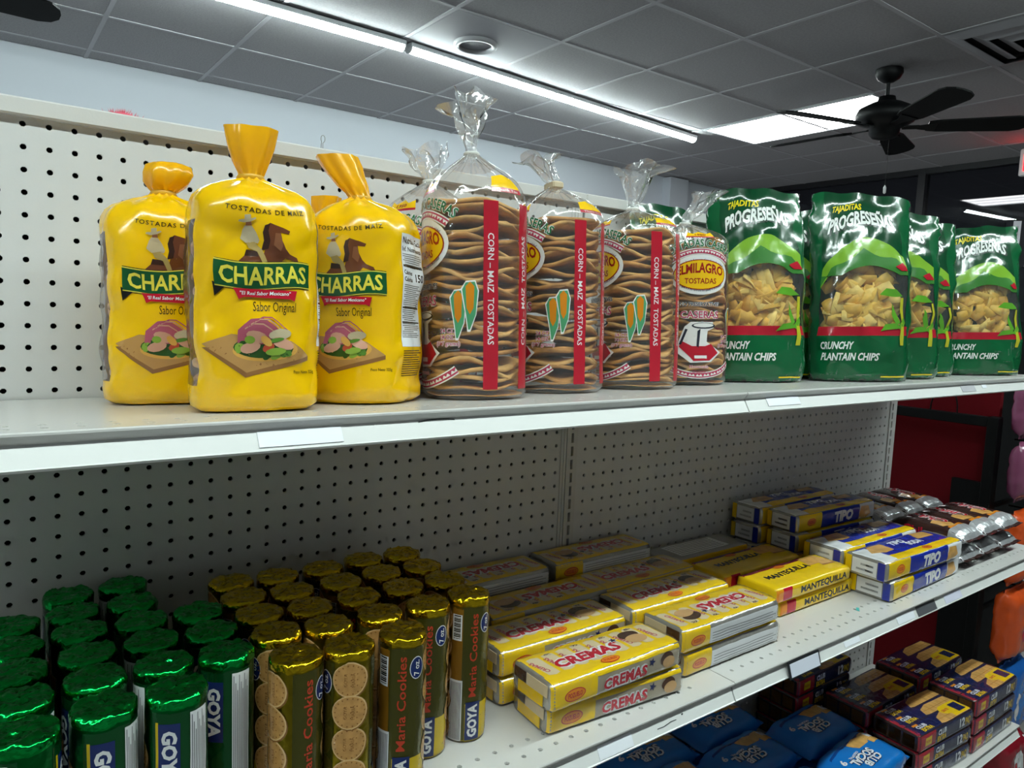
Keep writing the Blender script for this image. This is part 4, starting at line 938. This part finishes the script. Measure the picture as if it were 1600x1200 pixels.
def cremas(d, L, D, H):
    h = L/2
    d.on('top', Q['yellow'], rect(-h+.2, .05, h-.2, D-.05))
    d.on('top', Q['yellow'], rect(-h+.15, .05, h-.15, D*.24)); d.on('top', Q['yellow'], rect(-h+.15, D-.35, h-.15, D-.05), up=False)
    for k in range(9):
        x = -h+.55+k*(L-1.1)/8.4
        d.on('top', Q['beige'], poly([(x+.02, D*.27), (x+.4, D*.24), (x+.74, D*.27), (x+.62, D*.84), (x+.25, D*.88), (x-.15, D*.84)]), up=False)
        if k % 2: d.on('top', Q['cookied'], rect(x+.05, D*.8, x+.5, D*.86), up=False)
    d.o += .003
    for k in range(9):
        x = -h+.75+k*(L-1.1)/8.4
        d.on('top', Q['pink'], text('CREMAS', x, D*.56, .26, 1.35, bold=.04, rot=PI/2+.3), up=False)
    d.o += .003
    for m, b in (('white', .13), ('red', .045)): d.on('top', Q[m], text('CREMAS', -1.0, D*.35, .78, 4.5, bold=b, shear=.12))
    d.on('top', Q['white'], star(1.3, D*.62, .36)); d.on('top', Q['navy'], star(1.3, D*.62, .28))
    d.on('top', Q['cookied'], ell(2.55, D*.63, .72, .5, 20)); d.on('top', Q['cookie'], ell(2.7, D*.47, .75, .48, 20))
    badge(d, 'top', -.3, D*.15, 1.2, .5)
    # front: yellow panel, big lettering, cookie
    d.on('front', Q['clear'], rect(-h+.1, .04, h-.1, H-.05)); d.on('front', Q['yellow'], rect(-h+.05, .03, -h+3.0, H*.97)); badge(d, 'front', -h+1.5, H*.45, 1.3, .62)
    d.on('front', Q['yellow'], rect(-h+3, H*.82, h-.2, H*.98), up=False)
    for m, b in (('white', .13), ('red', .04)): d.on('front', Q[m], text('CREMAS', .35, H*.2, H*.4, 3.2, bold=b))
    d.on('front', Q['navy'], star(2.3, H*.62, .28)); d.on('front', Q['cookied'], ell(3.5, H*.56, .5, .4, 18)); d.on('front', Q['cookie'], ell(3.65, H*.4, .48, .36, 18))
    # other long side: white text band
    d.on('back', Q['yellow'], rect(-h+.05, .03, -h+2.4, H*.97)); d.on('back', Q['white'], rect(-h+2.4, .15, h-.15, H*.8)); badge(d, 'back', -h+1.3, H*.45, 1.2, .55)
    for k in range(4): d.on('back', Q['ink'], rect(-h+2.6, .25+.18*k, h-.4-.3*(k % 2), .29+.18*k), up=False)
def mantequilla(d, L, D, H):
    h = L/2
    d.on('top', Q['maroon'], rect(-h+.1, D-.5, h-2.2, D-.05)); d.on('top', Q['black'], text('MANTEQUILLA', -.9, D*.45, .55, 5.6, bold=.04, shear=.1, warp=lambda V: np.stack([V[:, 0], V[:, 1]+.12*np.sin(V[:, 0])], 1)))
    d.on('top', Q['cracker'], poly([(1.9, D*.5), (2.3, D*.92), (4.2, D*.9), (4.5, D*.5)])); d.on('top', Q['crackerd'], poly([(3.0, D*.35), (3.3, D*.62), (4.6, D*.6), (4.5, D*.3)])); d.on('top', Q['cracker'], poly([(3.05, D*.4), (3.3, D*.66), (4.5, D*.64), (4.4, D*.36)]))
    badge(d, 'top', -.6, D*.82, 1.2, .42)
    for f in ('front', 'back'):
        d.on(f, Q['orange'], rect(-h+.1, .1, -h+.8, H*.9), up=False); d.on(f, Q['red'], rect(-h+.8, .05, -h+1.9, H*.96)); d.on(f, Q['black'], text('MANTEQUILLA', 1.2, H*.3, H*.42, 6.2, bold=.03))
def tipo(d, L, D, H):
    h = L/2
    d.on('top', Q['blue'], rect(-h+.6, .8, h-.6, D-.1)); d.on('top', Q['yellow'], rect(-h+.6, .02, h-.2, .85)); d.on('top', Q['white'], rect(-h+.1, .05, -h+1.9, D-.4), up=False); d.o += .003
    d.on('top', Q['cracker'], poly([(-h+1.1, D*.55), (-h+2.2, D*.9), (-h+4.2, D*.88), (-h+3.9, D*.45), (-h+2.5, D*.4)])); d.on('top', Q['cracker'], poly([(2.6, D*.6), (3.2, D*.95), (5.2, D*.9), (5.0, D*.55)]))
    for w_, x in (('TIPO', -.6), ('SODA', 1.0)): d.on('top', Q['white'], text(w_, x+.3, D*.42 if w_ == 'SODA' else D*.62, .62, 2.2, bold=.06, shear=.2))
    badge(d, 'top', 1.0, .42, 1.2, .45)
    d.on('front', Q['yellow'], rect(-h+.3, .04, -h+3.6, H*.97)); badge(d, 'front', -h+2.1, H*.5, 1.2, .6); d.on('front', Q['blue'], rect(-h+3.6, .04, h-2.6, H*.97)); d.on('front', Q['white'], text('TIPO', .9, H*.22, H*.55, 2.9, bold=.06, shear=.1))
    d.on('front', Q['white'], rect(h-2.6, .06, h-.1, H*.97)); d.on('front', Q['cracker'], poly([(h-2.7, .15), (h-2.4, H*.85), (h-1.2, H*.8), (h-.8, H*.3), (h-1.6, .1)]))
    d.on('back', Q['silver'], rect(-h+.3, .06, h-.3, H*.95)); d.on('back', Q['yellow'], rect(-h+.2, .05, -h+3, H*.97)); d.on('back', Q['blue'], rect(-h+3, .05, -h+3.15, H*.97))
def chiky(d, L, D, H):
    h = L/2
    d.on('top', Q['foil'], rect(-h, 0, -h+1.4, D)); d.on('top', Q['orange'], rect(-h+1.4, D*.1, -h+1.7, D*.9)); d.on('top', Q['cracker'], poly([(-h+1.5, D*.55), (-h+2.0, D*.95), (-h+3.2, D*.9), (-h+3.4, D*.55), (-h+2.2, D*.4)]))
    for m, b in (('white', .08), ('red', .03)): d.on('top', Q[m], text('Chiky', .7, D*.3, D*.36, 3.2, bold=b, shear=.2))
    d.on('front', Q['foil'], rect(-h, 0, -h+1.4, H)); d.on('back', Q['foil'], rect(h-1.4, 0, h, H)); d.on('front', Q['red'], text('Chiky', .7, H*.25, H*.45, 2.6, bold=.03)); d.on('back', Q['red'], text('Chiky', -.7, H*.25, H*.45, 2.6, bold=.03))
def clubextra(d, L, D, H):
    h = L/2; w3 = D/3
    for k in range(3):
        q = .06+w3*k
        d.on('top', Q['deepblue'], rect(-h+.25, q, h-.1, q+w3-.1), up=False); d.on('top', Q['clubred'], rect(-h+.08, q, -h+.5, q+w3-.1), up=False)
    d.o += .003
    for k in range(3):
        q = .06+w3*k
        d.on('top', Q['cracker'], poly([(-.6-.0, q+.1), (-.2, q+w3*.6), (1.0, q+w3*.86), (h-.3, q+w3*.8), (h-.2, q+.05), (0, q+.02)]), up=False)
        d.on('top', Q['orange'], rect(-h+.9, q+w3*.7, -h+1.7, q+w3*.86), up=False)
    d.o += .003
    for k in range(3):
        q = .06+w3*k
        for j in range(6): d.on('top', Q['crackerd'], rect(.1+.7*j, q+.05, .14+.7*j, q+w3*.75), up=False)
        d.on('top', Q['crackerd'], rect(-.3, q+w3*.38, h-.3, q+w3*.41), up=False)
        d.on('top', Q['white'], text('CLUB', -h+1.75, q+w3*.42, .36, 1.45, bold=.05), up=False); d.on('top', Q['yellow'], text('EXTRA', -h+2.0, q+w3*.1, .36, 1.6, bold=.05), up=False)
    d.o += .003
    d.on('top', Q['yellow'], rect(1.9, .15, h-.15, D*.42)); d.on('top', Q['yellow'], ell(1.9, D*.28, .8, .6, 20), up=False); d.o += .003
    d.on('top', Q['red'], text('GRATIS', 1.85, D*.24, .26, 1.0, bold=.03), up=False); d.on('top', Q['deepblue'], rect(2.9, .4, h-.5, D*.36))
    for f in ('front', 'back'):
        d.on(f, Q['deepblue'], rect(-h+.1, .05, h-.1, H*.96)); d.on(f, Q['clubred'], rect(-h+.05, .04, -h+2.6, H*.97)); d.on(f, Q['yellow'], rect(-h+.9, H*.28, -h+1.9, H*.76)); d.on(f, Q['red'], text('POZUELO', -h+1.4, H*.45, H*.14, .8, bold=.02))
        d.on(f, Q['white'], text('CLUB', -.9, H*.52, H*.3, 1.4, bold=.05), up=False); d.on(f, Q['yellow'], text('EXTRA', -.9, H*.14, H*.3, 1.5, bold=.05), up=False); d.on(f, Q['white'], text('12', 2.6, H*.28, H*.5, .9, bold=.04), up=False); d.on(f, Q['yellow'], text('PAQ', 3.6, H*.28, H*.42, .9, bold=.03))
def clubsocial(d, L, D, H):
    h = L/2
    d.on('top', Q['skyd'], rect(-h+.6, D*.14, h-.6, D*.2)); d.on('top', Q['cracker'], poly([(.5, D*.2), (-.1, D*.42), (-1.7, D*.43), (-2.2, D*.22), (-.8, D*.14)][::-1])); d.on('top', Q['cracker'], poly([(-1.7, D*.17), (-1.9, D*.52), (-3.2, D*.5), (-3.1, D*.16)][::-1]))
    for k in range(12): d.on('top', Q['crackerd'], ell(-2.95+.33*(k % 4), D*.22+.38*(k//4), .05, .05, 6), up=False)
    d.on('top', Q['white'], rect(-3.1, D*.22, -2.4, D*.38)); d.on('top', Q['ink'], rect(-3.0, D*.26, -2.5, D*.28))
    for m, b in (('deepblue', .11), ('white', .045)):
        d.on('top', Q[m], text('CLUB', .5, D*.68, .66, 2.4, bold=b, shear=.1), up=False); d.on('top', Q[m], text('SOCIAL', .9, D*.5, .66, 3.3, bold=b, shear=.1))
    d.on('top', Q['white'], text('ORIGINAL', 1.4, D*.43, .2, 1.6, bold=.03)); d.on('top', Q['white'], text('9', h-.9, D*.35, .6, bold=.04))
def picnic(d, L, D, H):
    h = L/2
    d.on('top', Q['skyd'], ell(-.4, D*.52, 2.1, D*.34, 24)); 
    for m, b in (('deepblue', .12), ('yellow', .05)): d.on('top', Q[m], text('Picnic', .2, D*.42, .85, 3.4, bold=b, shear=.15, rot=.12))
    d.on('top', Q['cracker'], poly([(-h+.8, D*.15), (-h+1.0, D*.5), (-h+2.6, D*.55), (-h+2.8, D*.2)])); d.on('top', Q['yellow'], rect(h-2.2, D*.7, h-.6, D*.9)); d.on('top', Q['red'], rect(h-1.5, D*.3, h-1.0, D*.42))
def stackup(P, name, cat, labels, xyr, z0, group, jig=.12, seed=0):
    """pile of packs; labels from the bottom up"""
    r = random.Random(seed); z = z0; n = 0
    for k, lb in enumerate(labels):
        x, y, a = xyr[min(k, len(xyr)-1)] if isinstance(xyr, list) else xyr
        P[k % len(P)].put(name, lb, cat, (x+(r.uniform(-jig, jig) if k else 0), y+(r.uniform(-jig, jig)*.4 if k else 0), z), R_(a), group); z += P[k % len(P)].H+.07
NTH = ['lowest', 'second', 'third', 'fourth']
def lbs(n, what, where):
    if n == 1: return [f'{what}, {where}']
    w_ = {2: ['lower', 'upper'], 3: ['lowest', 'middle', 'top'], 4: ['lowest', 'second', 'third', 'top']}[n]
    return [f'{what}, {k} of {n} {where}' for k in w_]
wrapc = [Q['silver']]
CE_ENDS = [('yellow', -.3, .1, .3, .5), ('beige', -.4, .5, .1, .9), ('cookied', .12, .55, .4, .9)]
CR = [pack(9.4, 3.35, 1.5, 50+k, Q['silver'], cremas, amp=.04, wrap=True, ends=CE_ENDS) for k in range(3)]
CR13 = [pack(9.4, 3.2, 1.28, 54+k, Q['silver'], cremas, amp=.04, wrap=True) for k in range(2)]
CR16 = [pack(9.4, 3.1, 1.55, 57, Q['silver'], cremas, amp=.04, wrap=True)]
cw = 'yellow cream biscuit pack'
g = 'cream biscuit packs on the middle shelf'
stackup(CR, 'biscuit_pack', 'biscuit pack', lbs(2, cw, 'at the shelf edge beside the gold rolls'), [(25.35, -12.55, -4), (24.9, -12.85, 0)], MZ, g, 0)
stackup(CR[1:], 'biscuit_pack', 'biscuit pack', lbs(2, cw, 'just behind the front pile by the gold rolls'), (24.8, -8.75, 0), MZ, g, .08, 1)
stackup([CR[2], CR[0]], 'biscuit_pack', 'biscuit pack', lbs(2, cw, 'at the shelf edge beside the butter biscuits'), [(35.8, -12.0, 180), (35.4, -12.1, 180)], MZ, g, 0)
stackup([CR[1], CR[2]], 'biscuit_pack', 'biscuit pack', lbs(2, cw, 'second from the shelf edge beside the butter biscuits'), (35.0, -8.5, 0), MZ, g, 0)
stackup(CR16*2, 'biscuit_pack', 'biscuit pack', lbs(2, cw, 'third from the shelf edge behind the gold rolls'), (26.6, -5.3, 180), MZ, g, .1, 2)
stackup(CR, 'biscuit_pack', 'biscuit pack', lbs(2, cw, 'third from the shelf edge beside the butter biscuits'), (35.6, -5.0, 0), MZ, g, .05, 3)
stackup(CR13*2, 'biscuit_pack', 'biscuit pack', lbs(3, cw, 'at the pegboard behind the gold rolls'), (24.4, -1.85, 180), MZ, g, .1, 4)
stackup(CR13*2, 'biscuit_pack', 'biscuit pack', lbs(3, cw, 'at the pegboard beside the slotted upright'), (34.4, -1.8, 180), MZ, g, .0, 5)
MQ = [pack(9.8, 3.45, 1.17, 60+k, Q['yellow'], mantequilla, amp=.04) for k in range(2)]
bw = 'yellow butter biscuit pack with black lettering'; g = 'butter biscuit packs on the middle shelf'
stackup(MQ, 'butter_pack', 'biscuit pack', lbs(2, bw, 'at the shelf edge'), [(48.9, -9.75, 0), (47.9, -10.0, 0)], MZ, g, 0)
stackup(MQ, 'butter_pack', 'biscuit pack', lbs(2, bw, 'second from the shelf edge'), (46.8, -6.35, 0), MZ, g, .05, 6)
stackup([pack(9.8, 3.3, 1.17, 63, Q['grey'], lambda d, L, D, H: (d.on('top', Q['white'], rect(-3, .5, 3, D-.5)), [d.on('top', Q['ink'], rect(-2.8, .7+.3*k, 2.6, .78+.3*k), up=False) for k in range(7)], d.on('front', Q['yellow'], rect(-4.7, .05, 4.7, H*.95))), amp=.04)]*2,
        'butter_pack', 'biscuit pack', lbs(2, 'face-down butter biscuit pack showing its grey underside', 'at the pegboard'), (45.6, -2.3, 0), MZ, g, .05, 7)
T_ENDS = [('blue', -.46, .08, -.3, .92), ('white', -.28, .15, .3, .85), ('ink', -.2, .3, .2, .4), ('ink', -.2, .55, .1, .65), ('yellow', .32, .1, .46, .9)]
TP = [pack(12.4, 3.4, 1.62, 66+k, Q['silver'], tipo, amp=.06, ends=T_ENDS) for k in range(2)]; TP3 = [pack(12.0, 3.0, 1.62, 69, Q['silver'], tipo, amp=.06, ends=T_ENDS)]
tw = 'blue and yellow cracker pack'; g = 'blue cracker packs on the middle shelf'
stackup(TP, 'cracker_pack', 'cracker pack', lbs(2, tw, 'at the shelf edge beside the butter biscuits'), [(60.2, -12.55, 1.5), (59.4, -12.7, -1)], MZ, g, 0)
stackup(TP, 'cracker_pack', 'cracker pack', lbs(2, tw, 'second from the shelf edge'), (59.3, -9.05, 0), MZ, g, .0, 8)
stackup(TP3*3, 'cracker_pack', 'cracker pack', lbs(3, tw, 'in the tall pile second from the pegboard'), (59.4, -5.3, -2), MZ, g, .12, 9)
stackup(TP3*3, 'cracker_pack', 'cracker pack', lbs(3, tw, 'in the tall pile against the pegboard'), (58.6, -1.95, 0), MZ, g, .1, 10)
CK = [pack(6.6, 3.9, 1.7, 72+k, Q['brown'], chiky, amp=.1, fin=.35) for k in range(2)]; g = 'dark chocolate biscuit packs on the middle shelf'
for c, x in enumerate((69.5, 73.7, 77.9)):
    for r, y in enumerate((-10.6, -3.8)):
        stackup([CK[(c+r) % 2], CK[c % 2]], 'chocolate_pack', 'biscuit pack', lbs(2, 'silver-ended brown pack', f'in {ORD[c]} {"front" if r == 0 else "rear"} pile past the blue crackers'), (x, y, 90), MZ, g, 0)

# ---- lower shelf
LZ = -46.83
X_ENDS = [('wrapdark', -.45, .1, .45, .9), ('crackerd', -.4, .15, -.16, .85), ('crackerd', -.12, .15, .12, .85), ('crackerd', .16, .15, .4, .85)]
CE = [pack(9.4, 4.4, 1.7, 80+k, Q['wrapdark'], clubextra, amp=.025, nn=12, wrap=True, ends=X_ENDS) for k in range(2)]; CEs = [pack(9.2, 4.3, 1.56, 83, Q['wrapdark'], clubextra, amp=.025, nn=12, wrap=True, ends=X_ENDS)]
nw = 'navy cracker box'; g = 'navy cracker boxes on the lower shelf'
stackup([CE[0], CE[1], CE[0]], 'cracker_box', 'cracker box', lbs(3, nw, 'at the front by the far shelf end'), (76.4, -12.6, 0), LZ, g, .08, 11)
stackup(CEs*3, 'cracker_box', 'cracker box', lbs(3, nw, 'at the front beside the blue pouches'), (66.5, -12.4, -3), LZ, g, .08, 12)
stackup(CEs*3, 'cracker_box', 'cracker box', lbs(3, nw, 'in shade behind the pile by the pouches'), (66.3, -7.7, 0), LZ, g, .08, 13)
stackup([CE[1], CE[0], CE[1]], 'cracker_box', 'cracker box', lbs(3, nw, 'in shade behind the far-end pile'), (76.2, -7.6, 0), LZ, g, .08, 14)
stackup([CEs[0]]*4, 'cracker_box', 'cracker box', lbs(4, nw, 'in shade close to the pegboard'), (63.0, -2.75, 0), LZ, g, .05, 15)
CS = [pack(7.6, 4.5, 2.2, 86+k, Q['sky'], clubsocial, amp=.1, fin=.4, nn=3) for k in range(3)]; PC = [pack(7.6, 4.5, 2.2, 90, Q['sky'], picnic, amp=.1, fin=.4, nn=3)]
CSb = [pack(7.6, 3.9, 2.2, 92, Q['sky'], clubsocial, amp=.08, fin=.4, nn=3)]
g = 'blue cracker pouches on the lower shelf'; bpw = 'blue cracker pouch'
stackup(CS, 'cracker_pouch', 'cracker pouch', lbs(2, bpw, 'lying brightly lit at the shelf front'), [(56.4, -12.35, 184), (56.2, -12.35, 186)], LZ, g, 0)
stackup(CS[1:], 'cracker_pouch', 'cracker pouch', lbs(2, bpw, 'in shade between the lit pile and the navy boxes'), [(57.0, -7.45, 180), (57.0, -7.45, 181)], LZ, g, 0)
stackup(CS[::-1], 'cracker_pouch', 'cracker pouch', lbs(2, bpw, 'in shade beside the one with yellow lettering'), [(48.4, -7.0, 180), (48.4, -7.0, 181)], LZ, g, 0)
stackup(PC*2, 'cracker_pouch', 'cracker pouch', lbs(2, bpw+' with yellow lettering', 'in shade'), [(39.8, -6.4, 180), (39.8, -6.4, 178)], LZ, g, 0)
stackup(CSb*2, 'cracker_pouch', 'cracker pouch', lbs(2, bpw, 'at the pegboard behind the shaded ones'), (50.2, -2.35, 180), LZ, g, 0)
stackup(CSb*2, 'cracker_pouch', 'cracker pouch', lbs(2, bpw, 'at the pegboard behind the one with yellow lettering'), (41.4, -2.35, 180), LZ, g, 0)
stackup(CS, 'cracker_pouch', 'cracker pouch', lbs(2, bpw, 'at the shelf front beside the lit pile'), [(47.5, -12.5, 180), (47.6, -12.5, 181)], LZ, g, 0)
stackup(PC*2, 'cracker_pouch', 'cracker pouch', lbs(2, bpw+' with yellow lettering', 'at the shelf front'), [(38.2, -12.3, 180), (38.2, -12.3, 180)], LZ, g, 0)

# ================================================================== black rack with red side beyond the shelving
rk = thing('display_rack', 'black metal display rack with a dark red side panel beyond the shelving', 'rack', (96, -5.4, -66))
rb = mat('rack_black', '050506', .5, spec=.2); rr_ = mat('rack_red', '62040f', .8, spec=.15)
ob('side_panel', MB().m(rr_).box(2.6, .9, 1, 3.4, 62, 53).build('side_panel'), rk)
pm = MB().m(rb).box(0, 0, 0, 1.6, 1.2, 48.2, .1).build('post')
ob('post', pm, rk); ob('post', pm, rk, (0, 40, 0)); ob('post', pm, rk, (46, 0, 0)); ob('post', pm, rk, (46, 40, 0))
ob('top_bar', MB().m(rb).box(.2, 1.2, 46.9, 1.4, 40, 48.1, .08).build('top_bar'), rk)
ob('corner_plate', MB().m(rb).box(.4, 1.2, 14, 1.2, 4.6, 40).build('corner_plate'), rk)
loop = [(.8, 6.5+1.6*math.cos(a), 48.1+3.4*math.sin(a)) for a in np.linspace(0, PI, 14)]
ob('wire_loop', MB().m(rb).tube(loop, .09, 6).build('wire_loop'), rk)
for z in (24, 37, 12.5): ob('cross_rail', MB().m(rb).box(1.6, .1, z, 46, .5, z+.5).build('cross_rail'), rk)
ob('back_board', MB().m(mat('rack_back', '0d0d0f', .8, spec=.2)).box(3.4, 10, 2, 46, 10.6, 60).build('back_board'), rk)
def pouch(w_, h, T, seed, m, draw): return pack(h, w_, T, seed, m, draw, amp=.2, fin=.4, nn=2.4)
VERT = Matrix(((0, -1, 0), (0, 0, -1), (1, 0, 0))).to_euler('ZYX')      # long axis upright, printed face to the aisle
def blob(m1, m2):
    def f(d, L, D, H):
        d.on('top', Q[m1], ell(.2, D*.5, L*.3, D*.22, 20)); d.on('top', Q[m2], ell(-.4, D*.62, L*.2, D*.1, 16)); d.on('top', Q[m1], rect(-L/2+.4, .3, L/2-.4, .8))
    return f
SB = {'purple': pouch(7, 6.5, 2.4, 95, pr('bag_purple', '8c4a6a', bump=.8, bscale=40), blob('maroon', 'white')), 'orange': pouch(7.5, 8.5, 3.0, 96, pr('bag_orange', 'd9531e', bump=.8, bscale=40), blob('orange', 'red')), 'blue': pouch(7.5, 9, 3.0, 97, pr('bag_blue', '1d5fb0', bump=.8, bscale=40), blob('sky', 'white')), 'red': pouch(7.5, 7.5, 3.0, 98, pr('bag_red', '8f1626', bump=.8, bscale=40), blob('white', 'red'))}
for c, x, y, z, lb in (('purple', 100.5, -6.0, -16.5, 'purple snack pouch hanging at the top of the black rack'), ('purple', 100.5, -6.2, -24.1, 'purple and white snack pouch hanging below the top one'), ('orange', 100.9, -6.2, -33.4, 'large orange snack pouch on the black rack'), ('orange', 100.9, -6.2, -43.1, 'orange snack pouch lower on the rack, above the blue one'), ('blue', 101.0, -6.3, -53.0, 'blue snack pouch on the black rack'), ('red', 102.0, -6.6, -62.0, 'red snack pouch at the bottom of the black rack')):
    t = SB[c].put('snack_pouch', lb, 'snack pouch', (x, y, z), VERT.z, 'pouches on the black rack', rx=VERT.x, ry=VERT.y)
    hh = {'purple': 6.5, 'orange': 8.5, 'blue': 9, 'red': 7.5}[c]/2+.2
    ob('peg_hook', MB().m(rb).tube([(hh, 0, 1.6), (hh, 0, -.4)], .1, 6).build('peg_hook'), t)

# ================================================================== small things on top of the shelving
pk = thing('pink_feather_tuft', 'pink fluffy tuft lying on top of the shelving', 'tuft', (4.1, .9, 1.06))
fm = mat('pink_fluff', 'e0586e', .9); rnd = random.Random(2)
mb = MB().m(fm)
for k in range(170):
    a = rnd.uniform(0, 6.3); r = abs(rnd.gauss(0, .45)); x, y = r*math.cos(a)*1.5, r*math.sin(a)*.5; hgt = max(.12, .55-.25*abs(x))
    dx, dy = rnd.uniform(-.25, .25), rnd.uniform(-.2, .2)
    mb.raw([(x-.025, y, 0), (x+.025, y, 0), (x+dx, y+dy, hgt*rnd.uniform(.7, 1.1))], [(0, 1, 2)])
tf = ob('strands', mb.build('strands'), pk); tf['kind'] = 'stuff'
ob('core', MB().m(fm).lathe([(.01, .3), (.5, .25), (.7, .1), (.6, .0)], 14).build('core', True), pk)
hk = thing('wire_hook', 'thin bent wire hook standing on the top cap near the leaning yellow mouth', 'hook', (14.2, .6, 1.08))
hm = mat('hook_wire', '9b9b98', .35, metal=.8)
ob('wire', MB().m(hm).tube([(0, 0, 0), (0, 0, .5)]+[(.12*math.sin(a), 0, .72+.2*-math.cos(a)) for a in np.linspace(.3, 5.6, 12)]+[(-.12, 0, .1)], .02, 6).build('wire'), hk)
ob('foot', MB().m(hm).box(-.3, -.05, 0, .3, .05, .04).build('foot'), hk)

# scuffs on the rails and a scrap of teal paper
ink = mat('scuff_dark', '2a2b2c', .7)
def scuff(sh, pts, r=.025):
    s, D = SH[sh]; ox = (-14.55 if sh[0] else 33.45)
    ob('scuff_mark', MB().m(ink).tube([(x-ox, -D+.2-.34*v-.01, -.4-.66*v) for x, v in pts], r, 5).build('scuff_mark'), s)
scuff(U, [(12.2, .12), (12.6, .04), (13.1, .02), (13.6, .05), (13.9, .1)]); scuff(LL, [(26.9, .6), (27.4, .62), (28.0, .5), (28.4, .52)], .02); scuff(LL, [(28.9, .35), (29.0, .3)], .04)
sc_ = thing('paper_scrap', 'tiny teal paper scrap lying on the bare shelf beside the butter biscuits', 'scrap', (50.4, -13.9, MZ), (0, 0, .4))
ob('scrap', MB().m(mat('teal_paper', '4fb0ac', .6)).raw([(0, 0, 0), (.7, .1, .02), (.55, .3, .06), (.1, .25, .01), (0, 0, .01), (.7, .1, .03), (.55, .3, .07), (.1, .25, .02)], [(3, 2, 1, 0), (4, 5, 6, 7), (0, 1, 5, 4), (1, 2, 6, 5), (2, 3, 7, 6), (3, 0, 4, 7)]).build('scrap'), sc_)
